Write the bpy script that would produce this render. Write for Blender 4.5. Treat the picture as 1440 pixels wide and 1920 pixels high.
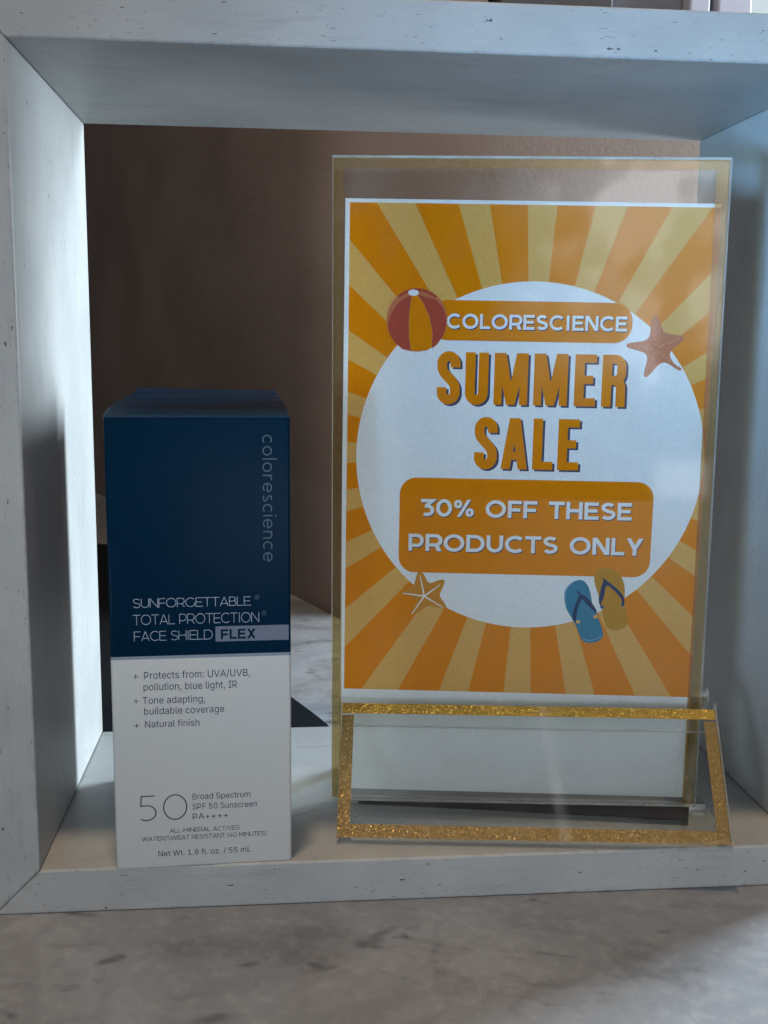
import bpy, bmesh, math, random
from mathutils import Vector, Matrix, Quaternion
from mathutils.geometry import delaunay_2d_cdt

random.seed(7)
S = 0.001                       # everything below is given in millimetres
for o in list(bpy.data.objects):
    bpy.data.objects.remove(o)
SC = bpy.context.scene
COL = SC.collection

# ------------------------------------------------------------------ camera
cd = bpy.data.cameras.new('camera')
cam = bpy.data.objects.new('camera', cd)
COL.objects.link(cam)
yaw, pitch, roll = 0.0961, 0.1555, -0.0100
fwd = Vector((math.sin(yaw) * math.cos(pitch), math.cos(yaw) * math.cos(pitch), -math.sin(pitch)))
rt = Vector((math.cos(yaw), -math.sin(yaw), 0))
dn = fwd.cross(rt)
rt2 = rt * math.cos(roll) + dn * math.sin(roll)
dn2 = dn * math.cos(roll) - rt * math.sin(roll)
M = Matrix((rt2, -dn2, -fwd)).transposed().to_4x4()
M.translation = Vector((61.04, -264.94, 133.23)) * S
cam.matrix_world = M
cd.sensor_fit = 'VERTICAL'
cd.sensor_height = 24.0
cd.lens = 2040.2 / 1920 * 24.0
cd.clip_start = 0.005
cd.clip_end = 50
SC.camera = cam

# ------------------------------------------------------------------ exposure and render settings
SC.view_settings.view_transform = 'Standard'
SC.view_settings.look = 'None'
SC.view_settings.exposure = -0.12
SC.view_settings.gamma = 1
SC.view_settings.use_curve_mapping = False
SC.render.engine = 'CYCLES'
SC.cycles.use_denoising = True
SC.cycles.transparent_max_bounces = 32
SC.cycles.max_bounces = 10
SC.cycles.sample_clamp_indirect = 4

# ------------------------------------------------------------------ world: the dim room round the display
W = bpy.data.worlds.new('World')
SC.world = W
W.use_nodes = True
nt = W.node_tree
nt.nodes.clear()


def N(t, kind, **kw):
    n = t.nodes.new(kind)
    for k, v in kw.items():
        if k.startswith('i_'):
            n.inputs[k[2:].replace('_', ' ')].default_value = v
        else:
            setattr(n, k, v)
    return n


def math_node(t, op, a, b=None, c=None, clamp=False):
    n = t.nodes.new('ShaderNodeMath')
    n.operation = op
    n.use_clamp = clamp
    for i, v in enumerate((a, b, c)):
        if v is None:
            continue
        if isinstance(v, (int, float)):
            n.inputs[i].default_value = v
        else:
            t.links.new(v, n.inputs[i])
    return n.outputs[0]


def smooth(t, x, lo, hi):
    n = t.nodes.new('ShaderNodeMapRange')
    n.interpolation_type = 'SMOOTHSTEP'
    t.links.new(x, n.inputs[0])
    n.inputs[1].default_value = lo
    n.inputs[2].default_value = hi
    return n.outputs[0]


def mixc(t, fac, a, b, blend='MIX'):
    n = t.nodes.new('ShaderNodeMix')
    n.data_type = 'RGBA'
    n.blend_type = blend
    for i, v in ((0, fac), (6, a), (7, b)):
        if isinstance(v, (int, float)):
            n.inputs[i].default_value = v
        elif isinstance(v, (tuple, list)):
            n.inputs[i].default_value = (*v[:3], 1)
        else:
            t.links.new(v, n.inputs[i])
    return n.outputs[2]


tc = N(nt, 'ShaderNodeTexCoord')
sp = N(nt, 'ShaderNodeSeparateXYZ')
nt.links.new(tc.outputs['Generated'], sp.inputs[0])
X, Y, Z = sp.outputs
# front half of the room (behind the photographer) is lighter than the back half
front = smooth(nt, Y, 0.35, -0.55)
base = mixc(nt, front, (0.030, 0.034, 0.040), (0.075, 0.080, 0.092))
# a row of bright windows across the room, high on the right, seen in the acrylic
ny = math_node(nt, 'MULTIPLY', Y, -1.0)
ny = math_node(nt, 'MAXIMUM', ny, 0.05)
ax = math_node(nt, 'DIVIDE', X, ny)
az = math_node(nt, 'DIVIDE', Z, ny)
wx = math_node(nt, 'MULTIPLY', smooth(nt, ax, -0.07, 0.09), smooth(nt, ax, 0.75, 0.5))
wz = math_node(nt, 'MULTIPLY', smooth(nt, az, -0.09, 0.07), smooth(nt, az, 0.60, 0.30))
win = math_node(nt, 'MULTIPLY', wx, wz)
nz = N(nt, 'ShaderNodeTexNoise', i_Scale=22.0, i_Detail=4.0)
nt.links.new(tc.outputs['Generated'], nz.inputs['Vector'])
blot = smooth(nt, nz.outputs[0], 0.42, 0.66)
win = math_node(nt, 'MULTIPLY', win, math_node(nt, 'MULTIPLY_ADD', blot, 0.9, 0.55))
# a lamp-lit curtain edge and a small bright pane further down
dx = math_node(nt, 'ABSOLUTE', math_node(nt, 'SUBTRACT', ax, 0.092))
band = math_node(nt, 'MULTIPLY', smooth(nt, dx, 0.011, 0.004), smooth(nt, az, -0.08, -0.02))
band = math_node(nt, 'MULTIPLY', band, math_node(nt, 'MULTIPLY_ADD', blot, 0.5, 0.15))
px_ = math_node(nt, 'MULTIPLY', smooth(nt, math_node(nt, 'ABSOLUTE', math_node(nt, 'SUBTRACT', ax, 0.124)), 0.030, 0.016),
                smooth(nt, math_node(nt, 'ABSOLUTE', math_node(nt, 'ADD', az, 0.120)), 0.024, 0.010))
win = math_node(nt, 'ADD', win, math_node(nt, 'ADD', band, math_node(nt, 'MULTIPLY', px_, 0.7)))
isfront = smooth(nt, Y, -0.1, -0.3)
win = math_node(nt, 'MULTIPLY', win, isfront)
wcol = mixc(nt, win, (0, 0, 0), (4.4, 4.4, 4.6))
final = mixc(nt, 1.0, base, wcol, 'ADD')
bg = N(nt, 'ShaderNodeBackground', i_Strength=1.0)
nt.links.new(final, bg.inputs[0])
ow = N(nt, 'ShaderNodeOutputWorld')
nt.links.new(bg.outputs[0], ow.inputs[0])


# ------------------------------------------------------------------ lamps
def area(name, loc, target, sx, sy, power, col, spread=180):
    l = bpy.data.lights.new(name, 'AREA')
    l.shape = 'RECTANGLE'
    l.size, l.size_y = sx * S, sy * S
    l.energy = power
    l.color = col
    l.spread = math.radians(spread)
    o = bpy.data.objects.new(name, l)
    o.location = Vector(loc) * S
    o.rotation_euler = (Vector(target) - Vector(loc)).to_track_quat('-Z', 'Y').to_euler()
    COL.objects.link(o)
    return o


area('window_light', (700, 320, 245), (0, 62, 85), 170, 520, 19.5, (0.78, 0.92, 1.0))
area('ceiling_light', (30, -60, 800), (60, -10, 0), 32, 32, 3.0, (1.0, 0.74, 0.48))
area('room_fill', (60, -600, 430), (80, 0, 40), 900, 340, 0.55, (0.86, 0.95, 1.0))  # added broad fill in place of the room's ambient light, source unseen
area('side_fill', (-260, -480, 40), (215, 55, 120), 150, 150, 0.13, (0.74, 0.90, 1.0), 42)  # added fill without a real source, lifts right board and top board underside
area('blue_glow_fill', (-260, -480, 50), (240, 60, 190), 90, 90, 0.12, (0.22, 0.58, 1.0), 22)  # added blue lamp without a real source, hints at lens flare glow


# ------------------------------------------------------------------ object helpers
def tag(o, label=None, cat=None, group=None, kind=None):
    for k, v in (('label', label), ('category', cat), ('group', group), ('kind', kind)):
        if v:
            o[k] = v
    return o


def link(name, me, mats, parent=None, smooth_angle=None):
    if not isinstance(mats, (list, tuple)):
        mats = [mats]
    for m in mats:
        me.materials.append(m)
    o = bpy.data.objects.new(name, me)
    COL.objects.link(o)
    if parent:
        o.parent = parent
    return o


def empty(name, loc, rz=0.0):
    o = bpy.data.objects.new(name, None)
    o.empty_display_size = 0.01
    o.location = Vector(loc) * S
    o.rotation_euler = (0, 0, rz)
    COL.objects.link(o)
    return o


def bm_mesh(bm, name, smooth_faces=False):
    bmesh.ops.scale(bm, vec=(S, S, S), verts=bm.verts)
    bmesh.ops.recalc_face_normals(bm, faces=bm.faces)
    me = bpy.data.meshes.new(name)
    if smooth_faces:
        for f in bm.faces:
            f.smooth = True
    bm.to_mesh(me)
    bm.free()
    return me


def prism(bm, poly, axis, a, b, mat=0):
    """extrude a 2-D polygon along an axis between a and b"""
    def P(p, t):
        return {'x': (t, p[0], p[1]), 'y': (p[0], t, p[1]), 'z': (p[0], p[1], t)}[axis]
    v0 = [bm.verts.new(P(p, a)) for p in poly]
    v1 = [bm.verts.new(P(p, b)) for p in poly]
    n = len(poly)
    fs = [bm.faces.new(v0[::-1]), bm.faces.new(v1)]
    for i in range(n):
        j = (i + 1) % n
        fs.append(bm.faces.new((v0[i], v0[j], v1[j], v1[i])))
    for f in fs:
        f.material_index = mat
    return fs


def box(bm, x0, x1, y0, y1, z0, z1, mat=0):
    return prism(bm, [(x0, y0), (x1, y0), (x1, y1), (x0, y1)], 'z', z0, z1, mat)


def bevel(bm, w, seg=2, angle=0.5):
    bm.normal_update()
    bmesh.ops.recalc_face_normals(bm, faces=bm.faces)
    ed = [e for e in bm.edges if len(e.link_faces) == 2 and e.calc_face_angle(0) > angle]
    bmesh.ops.bevel(bm, geom=ed, offset=w, segments=seg, affect='EDGES', profile=0.5)


# ------------------------------------------------------------------ materials
def new_mat(name):
    m = bpy.data.materials.new(name)
    m.use_nodes = True
    t = m.node_tree
    t.nodes.clear()
    out = t.nodes.new('ShaderNodeOutputMaterial')
    return m, t, out


def coords(t, scale=(1, 1, 1), rot=(0, 0, 0), off=(0, 0, 0)):
    """object coordinates in millimetres"""
    c = t.nodes.new('ShaderNodeTexCoord')
    mp = t.nodes.new('ShaderNodeMapping')
    mp.inputs['Scale'].default_value = [s * 1000 for s in scale]
    mp.inputs['Rotation'].default_value = rot
    mp.inputs['Location'].default_value = off
    t.links.new(c.outputs['Object'], mp.inputs[0])
    return mp.outputs[0]


def noise(t, vec, scale, detail=3.0, rough=0.5, dist=0.0):
    n = N(t, 'ShaderNodeTexNoise', i_Scale=scale, i_Detail=detail, i_Roughness=rough, i_Distortion=dist)
    t.links.new(vec, n.inputs['Vector'])
    return n.outputs[0]


def principled(t, out, color=None, rough=0.5, spec=0.5, metallic=0.0, bump=None, bump_strength=0.2, bump_dist=0.1):
    p = t.nodes.new('ShaderNodeBsdfPrincipled')
    for nm, v in (('Base Color', color), ('Roughness', rough), ('Metallic', metallic), ('Specular IOR Level', spec)):
        if isinstance(v, (int, float)):
            p.inputs[nm].default_value = v
        elif isinstance(v, (tuple, list)):
            p.inputs[nm].default_value = (*v[:3], 1)
        elif v is not None:
            t.links.new(v, p.inputs[nm])
    if bump is not None:
        b = t.nodes.new('ShaderNodeBump')
        b.inputs['Strength'].default_value = bump_strength
        b.inputs['Distance'].default_value = bump_dist * S
        t.links.new(bump, b.inputs['Height'])
        t.links.new(b.outputs[0], p.inputs['Normal'])
    t.links.new(p.outputs[0], out.inputs[0])
    return p


def paint_mat(name, grain):
    """old white paint on wood: faint grain, grey rubbing, small dark nicks along the grain"""
    m, t, out = new_mat(name)
    st = {'x': (0.10, 1.0, 1.0), 'z': (1.0, 1.0, 0.10)}[grain]
    v1 = coords(t, st)
    v2 = coords(t)
    v3 = coords(t, {'x': (0.42, 1.0, 1.0), 'z': (1.0, 1.0, 0.42)}[grain], off=(3.1, 7.7, 1.3))
    gr = noise(t, v1, 0.9, 4, 0.6)
    cl = noise(t, v2, 0.035, 4, 0.6)
    nick = noise(t, v3, 0.75, 2.0, 0.6)
    area_n = noise(t, v2, 0.06, 2, 0.5)
    thr = math_node(t, 'ADD', nick, math_node(t, 'MULTIPLY', area_n, 0.14))
    nk = smooth(t, thr, 0.792, 0.812)
    rub = smooth(t, noise(t, v1, 0.35, 5, 0.7), 0.56, 0.80)
    c = mixc(t, smooth(t, cl, 0.3, 0.7), (0.315, 0.325, 0.33), (0.37, 0.375, 0.375))
    c = mixc(t, math_node(t, 'MULTIPLY', smooth(t, gr, 0.35, 0.75), 0.14), c, (0.27, 0.27, 0.27))
    c = mixc(t, math_node(t, 'MULTIPLY', rub, 0.30), c, (0.21, 0.205, 0.21))
    c = mixc(t, math_node(t, 'MULTIPLY', nk, 0.9), c, (0.05, 0.05, 0.055))
    v4 = coords(t, {'x': (0.30, 1.3, 1.3), 'z': (1.3, 1.3, 0.30)}[grain], rot=(0.1, 0.25, 0.1), off=(11.0, 2.0, 5.0))
    tiny = noise(t, v4, 1.5, 1.5, 0.5)
    tk = smooth(t, math_node(t, 'ADD', tiny, math_node(t, 'MULTIPLY', area_n, 0.18)), 0.795, 0.83)
    c = mixc(t, math_node(t, 'MULTIPLY', tk, 0.55), c, (0.10, 0.10, 0.105))
    smear = smooth(t, noise(t, coords(t, {'x': (0.16, 1.0, 1.0), 'z': (1.0, 1.0, 0.16)}[grain], off=(5, 9, 2)), 0.16, 5, 0.7), 0.54, 0.74)
    c = mixc(t, math_node(t, 'MULTIPLY', smear, 0.32), c, (0.185, 0.175, 0.175))
    brush = noise(t, coords(t, {'x': (0.02, 1.0, 1.0), 'z': (1.0, 1.0, 0.02)}[grain]), 1.6, 3, 0.6)
    gr = math_node(t, 'ADD', gr, math_node(t, 'MULTIPLY', brush, 0.8))
    bv = t.nodes.new('ShaderNodeBevel')
    bv.samples = 4
    bv.inputs['Radius'].default_value = 1.1 * S
    gn = t.nodes.new('ShaderNodeNewGeometry')
    dt = t.nodes.new('ShaderNodeVectorMath')
    dt.operation = 'DOT_PRODUCT'
    t.links.new(bv.outputs[0], dt.inputs[0])
    t.links.new(gn.outputs['Normal'], dt.inputs[1])
    arris = smooth(t, dt.outputs['Value'], 0.985, 0.90)
    worn = math_node(t, 'MULTIPLY', arris, smooth(t, noise(t, v2, 0.20, 4, 0.7), 0.48, 0.64))
    c = mixc(t, math_node(t, 'MULTIPLY', worn, 0.60), c, (0.13, 0.115, 0.105))
    h = math_node(t, 'SUBTRACT', math_node(t, 'MULTIPLY', gr, 0.5), math_node(t, 'ADD', nk, math_node(t, 'MULTIPLY', tk, 0.5)))
    principled(t, out, c, 0.48, 0.4, bump=h, bump_strength=0.25, bump_dist=0.25)
    return m


def marble_mat():
    m, t, out = new_mat('marble')
    v = coords(t, rot=(0, 0, 0.6))
    vs = coords(t, (0.5, 1.0, 1.0), rot=(0, 0, 0.9))
    big = noise(t, v, 0.013, 5, 0.6, 0.6)
    mid = noise(t, vs, 0.05, 5, 0.62, 0.8)
    blot = noise(t, vs, 0.085, 3, 0.5, 0.4)
    fine = noise(t, v, 0.9, 3, 0.6)
    c = mixc(t, smooth(t, big, 0.32, 0.68), (0.170, 0.184, 0.208), (0.275, 0.293, 0.325))
    c = mixc(t, math_node(t, 'MULTIPLY', smooth(t, mid, 0.50, 0.66), 0.42), c, (0.09, 0.088, 0.095))
    c = mixc(t, math_node(t, 'MULTIPLY', smooth(t, blot, 0.63, 0.72), 0.60), c, (0.045, 0.045, 0.052))
    c = mixc(t, math_node(t, 'MULTIPLY', smooth(t, noise(t, v, 0.28, 4, 0.65), 0.45, 0.75), 0.10), c, (0.75, 0.75, 0.75))
    # thin scratches
    sv = coords(t, (1.0, 0.03, 1.0), rot=(0, 0, -0.2))
    scr = smooth(t, noise(t, sv, 1.1, 2, 0.5), 0.74, 0.78)
    c = mixc(t, math_node(t, 'MULTIPLY', scr, 0.3), c, (0.5, 0.5, 0.52))
    vein = N(t, 'ShaderNodeTexWave', i_Scale=0.011, i_Distortion=14.0, i_Detail=4.0)
    vein.inputs['Detail Scale'].default_value = 2.2
    t.links.new(v, vein.inputs['Vector'])
    vn = math_node(t, 'MULTIPLY', smooth(t, vein.outputs['Fac'], 0.80, 1.0), smooth(t, big, 0.42, 0.66))
    c = mixc(t, math_node(t, 'MULTIPLY', vn, 0.22), c, (0.075, 0.075, 0.085))
    spot = smooth(t, noise(t, coords(t, (0.55, 1.0, 1.0), rot=(0, 0, 1.05), off=(2, 4, 0)), 0.12, 2.5, 0.5, 0.4), 0.63, 0.76)
    c = mixc(t, math_node(t, 'MULTIPLY', spot, 0.65), c, (0.04, 0.04, 0.047))
    principled(t, out, c, 0.34, 0.35, bump=fine, bump_strength=0.04, bump_dist=0.1)
    return m


def wall_mat():
    m, t, out = new_mat('wall_plaster')
    v = coords(t)
    big = noise(t, v, 0.012, 3, 0.5)
    pee = noise(t, v, 0.34, 3, 0.6)
    c = mixc(t, smooth(t, big, 0.3, 0.7), (0.19, 0.150, 0.132), (0.235, 0.188, 0.165))
    principled(t, out, c, 0.85, 0.1, bump=pee, bump_strength=0.3, bump_dist=0.8)
    return m


def flat_mat(name, col, rough=0.6, spec=0.3, mottling=0.06, scale=0.9, bump_strength=0.03):
    m, t, out = new_mat(name)
    v = coords(t)
    n = noise(t, v, scale, 3, 0.6)
    dark = tuple(c * (1 - mottling * 2) for c in col)
    c = mixc(t, n, dark, tuple(min(1, c * (1 + mottling)) for c in col))
    principled(t, out, c, rough, spec, bump=n, bump_strength=bump_strength, bump_dist=0.1)
    return m


def ink_mat(name, col):
    """ink on plain office paper: fine printer mottle"""
    m, t, out = new_mat(name)
    v = coords(t)
    n = noise(t, v, 2.4, 2, 0.7)
    n2 = noise(t, v, 0.05, 2, 0.5)
    lo = tuple(c * 0.93 for c in col)
    hi = tuple(min(0.9, c * 1.04) for c in col)
    c = mixc(t, smooth(t, n, 0.3, 0.7), lo, hi)
    c = mixc(t, math_node(t, 'MULTIPLY', n2, 0.10), c, tuple(c * 0.7 for c in col))
    df = t.nodes.new('ShaderNodeBsdfDiffuse')
    tl = t.nodes.new('ShaderNodeBsdfTranslucent')
    t.links.new(c, df.inputs[0])
    t.links.new(c, tl.inputs[0])
    mx = t.nodes.new('ShaderNodeMixShader')
    mx.inputs[0].default_value = 0.42          # thin office paper lets light through from behind
    t.links.new(df.outputs[0], mx.inputs[1])
    t.links.new(tl.outputs[0], mx.inputs[2])
    t.links.new(mx.outputs[0], out.inputs[0])
    return m


def acrylic_mat(name, tint=(0.97, 0.975, 0.97), gloss=1.0):
    """clear acrylic sheet: sees straight through, with Fresnel reflections and faint smears"""
    m, t, out = new_mat(name)
    tr = t.nodes.new('ShaderNodeBsdfTransparent')
    tr.inputs[0].default_value = (*tint, 1)
    gl = t.nodes.new('ShaderNodeBsdfGlossy')
    gl.inputs['Roughness'].default_value = 0.03
    gl.inputs[0].default_value = (gloss, gloss, gloss, 1)
    fr = t.nodes.new('ShaderNodeFresnel')
    gm = t.nodes.new('ShaderNodeNewGeometry')
    ior = t.nodes.new('ShaderNodeMapRange')         # no refraction is traced, so both faces reflect like the outer one
    t.links.new(gm.outputs['Backfacing'], ior.inputs[0])
    ior.inputs[3].default_value = 1.33
    ior.inputs[4].default_value = 1 / 1.33
    t.links.new(ior.outputs[0], fr.inputs['IOR'])
    mx = t.nodes.new('ShaderNodeMixShader')
    t.links.new(fr.outputs[0], mx.inputs[0])
    t.links.new(tr.outputs[0], mx.inputs[1])
    t.links.new(gl.outputs[0], mx.inputs[2])
    df = t.nodes.new('ShaderNodeBsdfDiffuse')
    df.inputs[0].default_value = (0.8, 0.8, 0.8, 1)
    mx2 = t.nodes.new('ShaderNodeMixShader')
    dust = smooth(t, noise(t, coords(t), 0.05, 4, 0.6), 0.45, 0.8)
    t.links.new(math_node(t, 'MULTIPLY', dust, 0.012), mx2.inputs[0])
    t.links.new(mx.outputs[0], mx2.inputs[1])
    t.links.new(df.outputs[0], mx2.inputs[2])
    t.links.new(mx2.outputs[0], out.inputs[0])
    return m


def acrylic_edge_mat():
    """sawn and flame-polished edge of the acrylic: bright, half clear"""
    m, t, out = new_mat('acrylic_edge')
    tr = t.nodes.new('ShaderNodeBsdfTransparent')
    tr.inputs[0].default_value = (0.75, 0.76, 0.72, 1)
    gl = t.nodes.new('ShaderNodeBsdfGlossy')
    gl.inputs['Roughness'].default_value = 0.12
    gl.inputs[0].default_value = (0.9, 0.9, 0.88, 1)
    df = t.nodes.new('ShaderNodeBsdfDiffuse')
    df.inputs[0].default_value = (0.82, 0.84, 0.84, 1)
    mg = t.nodes.new('ShaderNodeMixShader')
    mg.inputs[0].default_value = 0.55
    t.links.new(gl.outputs[0], mg.inputs[1])
    t.links.new(df.outputs[0], mg.inputs[2])
    mx = t.nodes.new('ShaderNodeMixShader')
    n = noise(t, coords(t), 0.12, 2)
    t.links.new(math_node(t, 'MULTIPLY_ADD', n, 0.7, 0.20), mx.inputs[0])
    t.links.new(tr.outputs[0], mx.inputs[1])
    t.links.new(mg.outputs[0], mx.inputs[2])
    t.links.new(mx.outputs[0], out.inputs[0])
    return m


def glitter_mat(name, col, see_through, sparkle):
    """gold glitter ink on the acrylic: tiny flakes, each at its own tilt"""
    m, t, out = new_mat(name)
    v = coords(t)
    vo = N(t, 'ShaderNodeTexVoronoi', i_Scale=3.6)
    t.links.new(v, vo.inputs['Vector'])
    geo = t.nodes.new('ShaderNodeNewGeometry')
    sub = t.nodes.new('ShaderNodeVectorMath')
    sub.operation = 'SUBTRACT'
    t.links.new(vo.outputs['Color'], sub.inputs[0])
    sub.inputs[1].default_value = (0.5, 0.5, 0.5)
    scl = t.nodes.new('ShaderNodeVectorMath')
    scl.operation = 'SCALE'
    t.links.new(sub.outputs[0], scl.inputs[0])
    scl.inputs['Scale'].default_value = sparkle
    add = t.nodes.new('ShaderNodeVectorMath')
    t.links.new(geo.outputs['Normal'], add.inputs[0])
    t.links.new(scl.outputs[0], add.inputs[1])
    nrm = t.nodes.new('ShaderNodeVectorMath')
    nrm.operation = 'NORMALIZE'
    t.links.new(add.outputs[0], nrm.inputs[0])
    p = t.nodes.new('ShaderNodeBsdfPrincipled')
    sepc = t.nodes.new('ShaderNodeSeparateColor')
    t.links.new(vo.outputs['Color'], sepc.inputs[0])
    c = mixc(t, sepc.outputs[0], tuple(x * 0.55 for x in col), tuple(min(1, x * 1.25) for x in col))
    t.links.new(c, p.inputs['Base Color'])
    p.inputs['Metallic'].default_value = 0.45
    p.inputs['Roughness'].default_value = 0.28
    t.links.new(nrm.outputs[0], p.inputs['Normal'])
    tr = t.nodes.new('ShaderNodeBsdfTransparent')
    tr.inputs[0].default_value = (0.93, 0.80, 0.52, 1)
    mx = t.nodes.new('ShaderNodeMixShader')
    mx.inputs[0].default_value = 1 - see_through
    t.links.new(tr.outputs[0], mx.inputs[1])
    t.links.new(p.outputs[0], mx.inputs[2])
    t.links.new(mx.outputs[0], out.inputs[0])
    return m


PAINT_X = paint_mat('white_paint_across', 'x')
PAINT_Z = paint_mat('white_paint_upright', 'z')
MARBLE = marble_mat()
WALL = wall_mat()
ACRYLIC = acrylic_mat('clear_acrylic')
EDGE = acrylic_edge_mat()
GOLD_SHEET = glitter_mat('gold_border_thin', (0.36, 0.29, 0.18), 0.80, 0.12)
GOLD_FOOT = glitter_mat('gold_border_foot', (0.50, 0.315, 0.11), 0.40, 0.45)
GOLD_RIDGE = glitter_mat('gold_border_ridge', (0.80, 0.45, 0.07), 0.15, 0.7)


# ------------------------------------------------------------------ flat artwork: painter's algorithm on a planar triangulation
def artwork(parts, parent, y):
    """parts: list of (name, layers, mats); layers: list of (polygons, material index), later ones on top.
    Everything is cut into ONE plane with no overlaps; each part becomes one flat mesh of what shows of it."""
    verts, faces, owner = [], [], []
    li = 0
    for pi, (name, layers, mats) in enumerate(parts):
        for polys, mi in layers:
            li += 1
            for p in polys:
                a = sum(p[i][0] * p[(i + 1) % len(p)][1] - p[(i + 1) % len(p)][0] * p[i][1] for i in range(len(p)))
                if abs(a) < 1e-7:
                    continue
                q = p if a > 0 else p[::-1]
                s = len(verts)
                verts += [Vector((v[0], v[1])) for v in q]
                faces.append(list(range(s, s + len(q))))
                owner.append((li, pi, mi))
    r = delaunay_2d_cdt(verts, [], faces, 1, 1e-5, True)
    order = []
    for f, ow_ in zip(faces, owner):
        P = [verts[i] for i in f]
        xs, ys = [p.x for p in P], [p.y for p in P]
        order.append((ow_, min(xs), max(xs), min(ys), max(ys), P))
    order.sort(key=lambda k: k[0], reverse=True)
    got = {}
    for f in r[2]:
        x = sum(r[0][i].x for i in f) / len(f)
        z = sum(r[0][i].y for i in f) / len(f)
        for (_, pi, mi), xa, xb, ya, yb, P in order:
            if x < xa or x > xb or z < ya or z > yb:
                continue
            inside = False
            q = P[-1]
            for p in P:
                if (p.y > z) != (q.y > z) and x < (q.x - p.x) * (z - p.y) / (q.y - p.y) + p.x:
                    inside = not inside
                q = p
            if inside:
                got.setdefault(pi, []).append((f, mi))
                break
    for pi, (name, layers, mats) in enumerate(parts):
        bm = bmesh.new()
        vs = {}
        for f, mi in got.get(pi, []):
            for i in f:
                if i not in vs:
                    vs[i] = bm.verts.new((r[0][i].x * S, y * S, r[0][i].y * S))
            try:
                nf = bm.faces.new([vs[i] for i in f])
            except ValueError:
                continue
            nf.material_index = mi
        bm.normal_update()
        for f in bm.faces:
            if f.normal.y > 0:
                f.normal_flip()
        me = bpy.data.meshes.new(name)
        bm.to_mesh(me)
        bm.free()
        link(name, me, mats, parent)


def arc(cx, cy, rx, ry, a0, a1, n=18):
    return [(cx + rx * math.cos(math.radians(a0 + (a1 - a0) * i / n)),
             cy + ry * math.sin(math.radians(a0 + (a1 - a0) * i / n))) for i in range(n + 1)]


def bez(p0, p1, p2, p3, n=12):
    o = []
    for i in range(n + 1):
        t = i / n
        a, b, c, d = (1 - t) ** 3, 3 * t * (1 - t) ** 2, 3 * t * t * (1 - t), t ** 3
        o.append((a * p0[0] + b * p1[0] + c * p2[0] + d * p3[0], a * p0[1] + b * p1[1] + c * p2[1] + d * p3[1]))
    return o


def stroke(path, w, closed=False):
    """a monoline stroke as quads with mitred joints and square-cut ends"""
    pts = [path[0]]
    for p in path[1:]:
        if math.hypot(p[0] - pts[-1][0], p[1] - pts[-1][1]) > 1e-5:
            pts.append(p)
    if closed and math.hypot(pts[0][0] - pts[-1][0], pts[0][1] - pts[-1][1]) < 1e-5:
        pts.pop()
    n = len(pts)
    L, R_ = [], []
    for i in range(n):
        pa = pts[i - 1] if (i > 0 or closed) else None
        pb = pts[(i + 1) % n] if (i < n - 1 or closed) else None
        ds = []
        if pa:
            d = (pts[i][0] - pa[0], pts[i][1] - pa[1]); l = math.hypot(*d); ds.append((d[0] / l, d[1] / l))
        if pb:
            d = (pb[0] - pts[i][0], pb[1] - pts[i][1]); l = math.hypot(*d); ds.append((d[0] / l, d[1] / l))
        nx = -sum(d[1] for d in ds); ny_ = sum(d[0] for d in ds)
        l = math.hypot(nx, ny_) or 1
        nx, ny_ = nx / l, ny_ / l
        k = 1.0
        if len(ds) == 2:
            k = 1 / max(0.35, nx * -ds[0][1] + ny_ * ds[0][0])
        L.append((pts[i][0] + nx * w / 2 * k, pts[i][1] + ny_ * w / 2 * k))
        R_.append((pts[i][0] - nx * w / 2 * k, pts[i][1] - ny_ * w / 2 * k))
    out = []
    for i in range(n if closed else n - 1):
        j = (i + 1) % n
        out.append([L[i], R_[i], R_[j], L[j]])
    return out


def xf(polys, sx=1, sy=1, dx=0, dy=0):
    return [[(x * sx + dx, y * sy + dy) for x, y in p] for p in polys]


def rot_polys(polys, ang, cx=0, cy=0):
    c, s = math.cos(ang), math.sin(ang)
    return [[(cx + (x - cx) * c - (y - cy) * s, cy + (x - cx) * s + (y - cy) * c) for x, y in p] for p in polys]


def rrect(x0, x1, y0, y1, r, n=10):
    return (arc(x1 - r, y0 + r, r, r, -90, 0, n) + arc(x1 - r, y1 - r, r, r, 0, 90, n) +
            arc(x0 + r, y1 - r, r, r, 90, 180, n) + arc(x0 + r, y0 + r, r, r, 180, 270, n))


def ellipse(cx, cy, rx, ry, n=48):
    return arc(cx, cy, rx, ry, 0, 360, n)[:-1]


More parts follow.
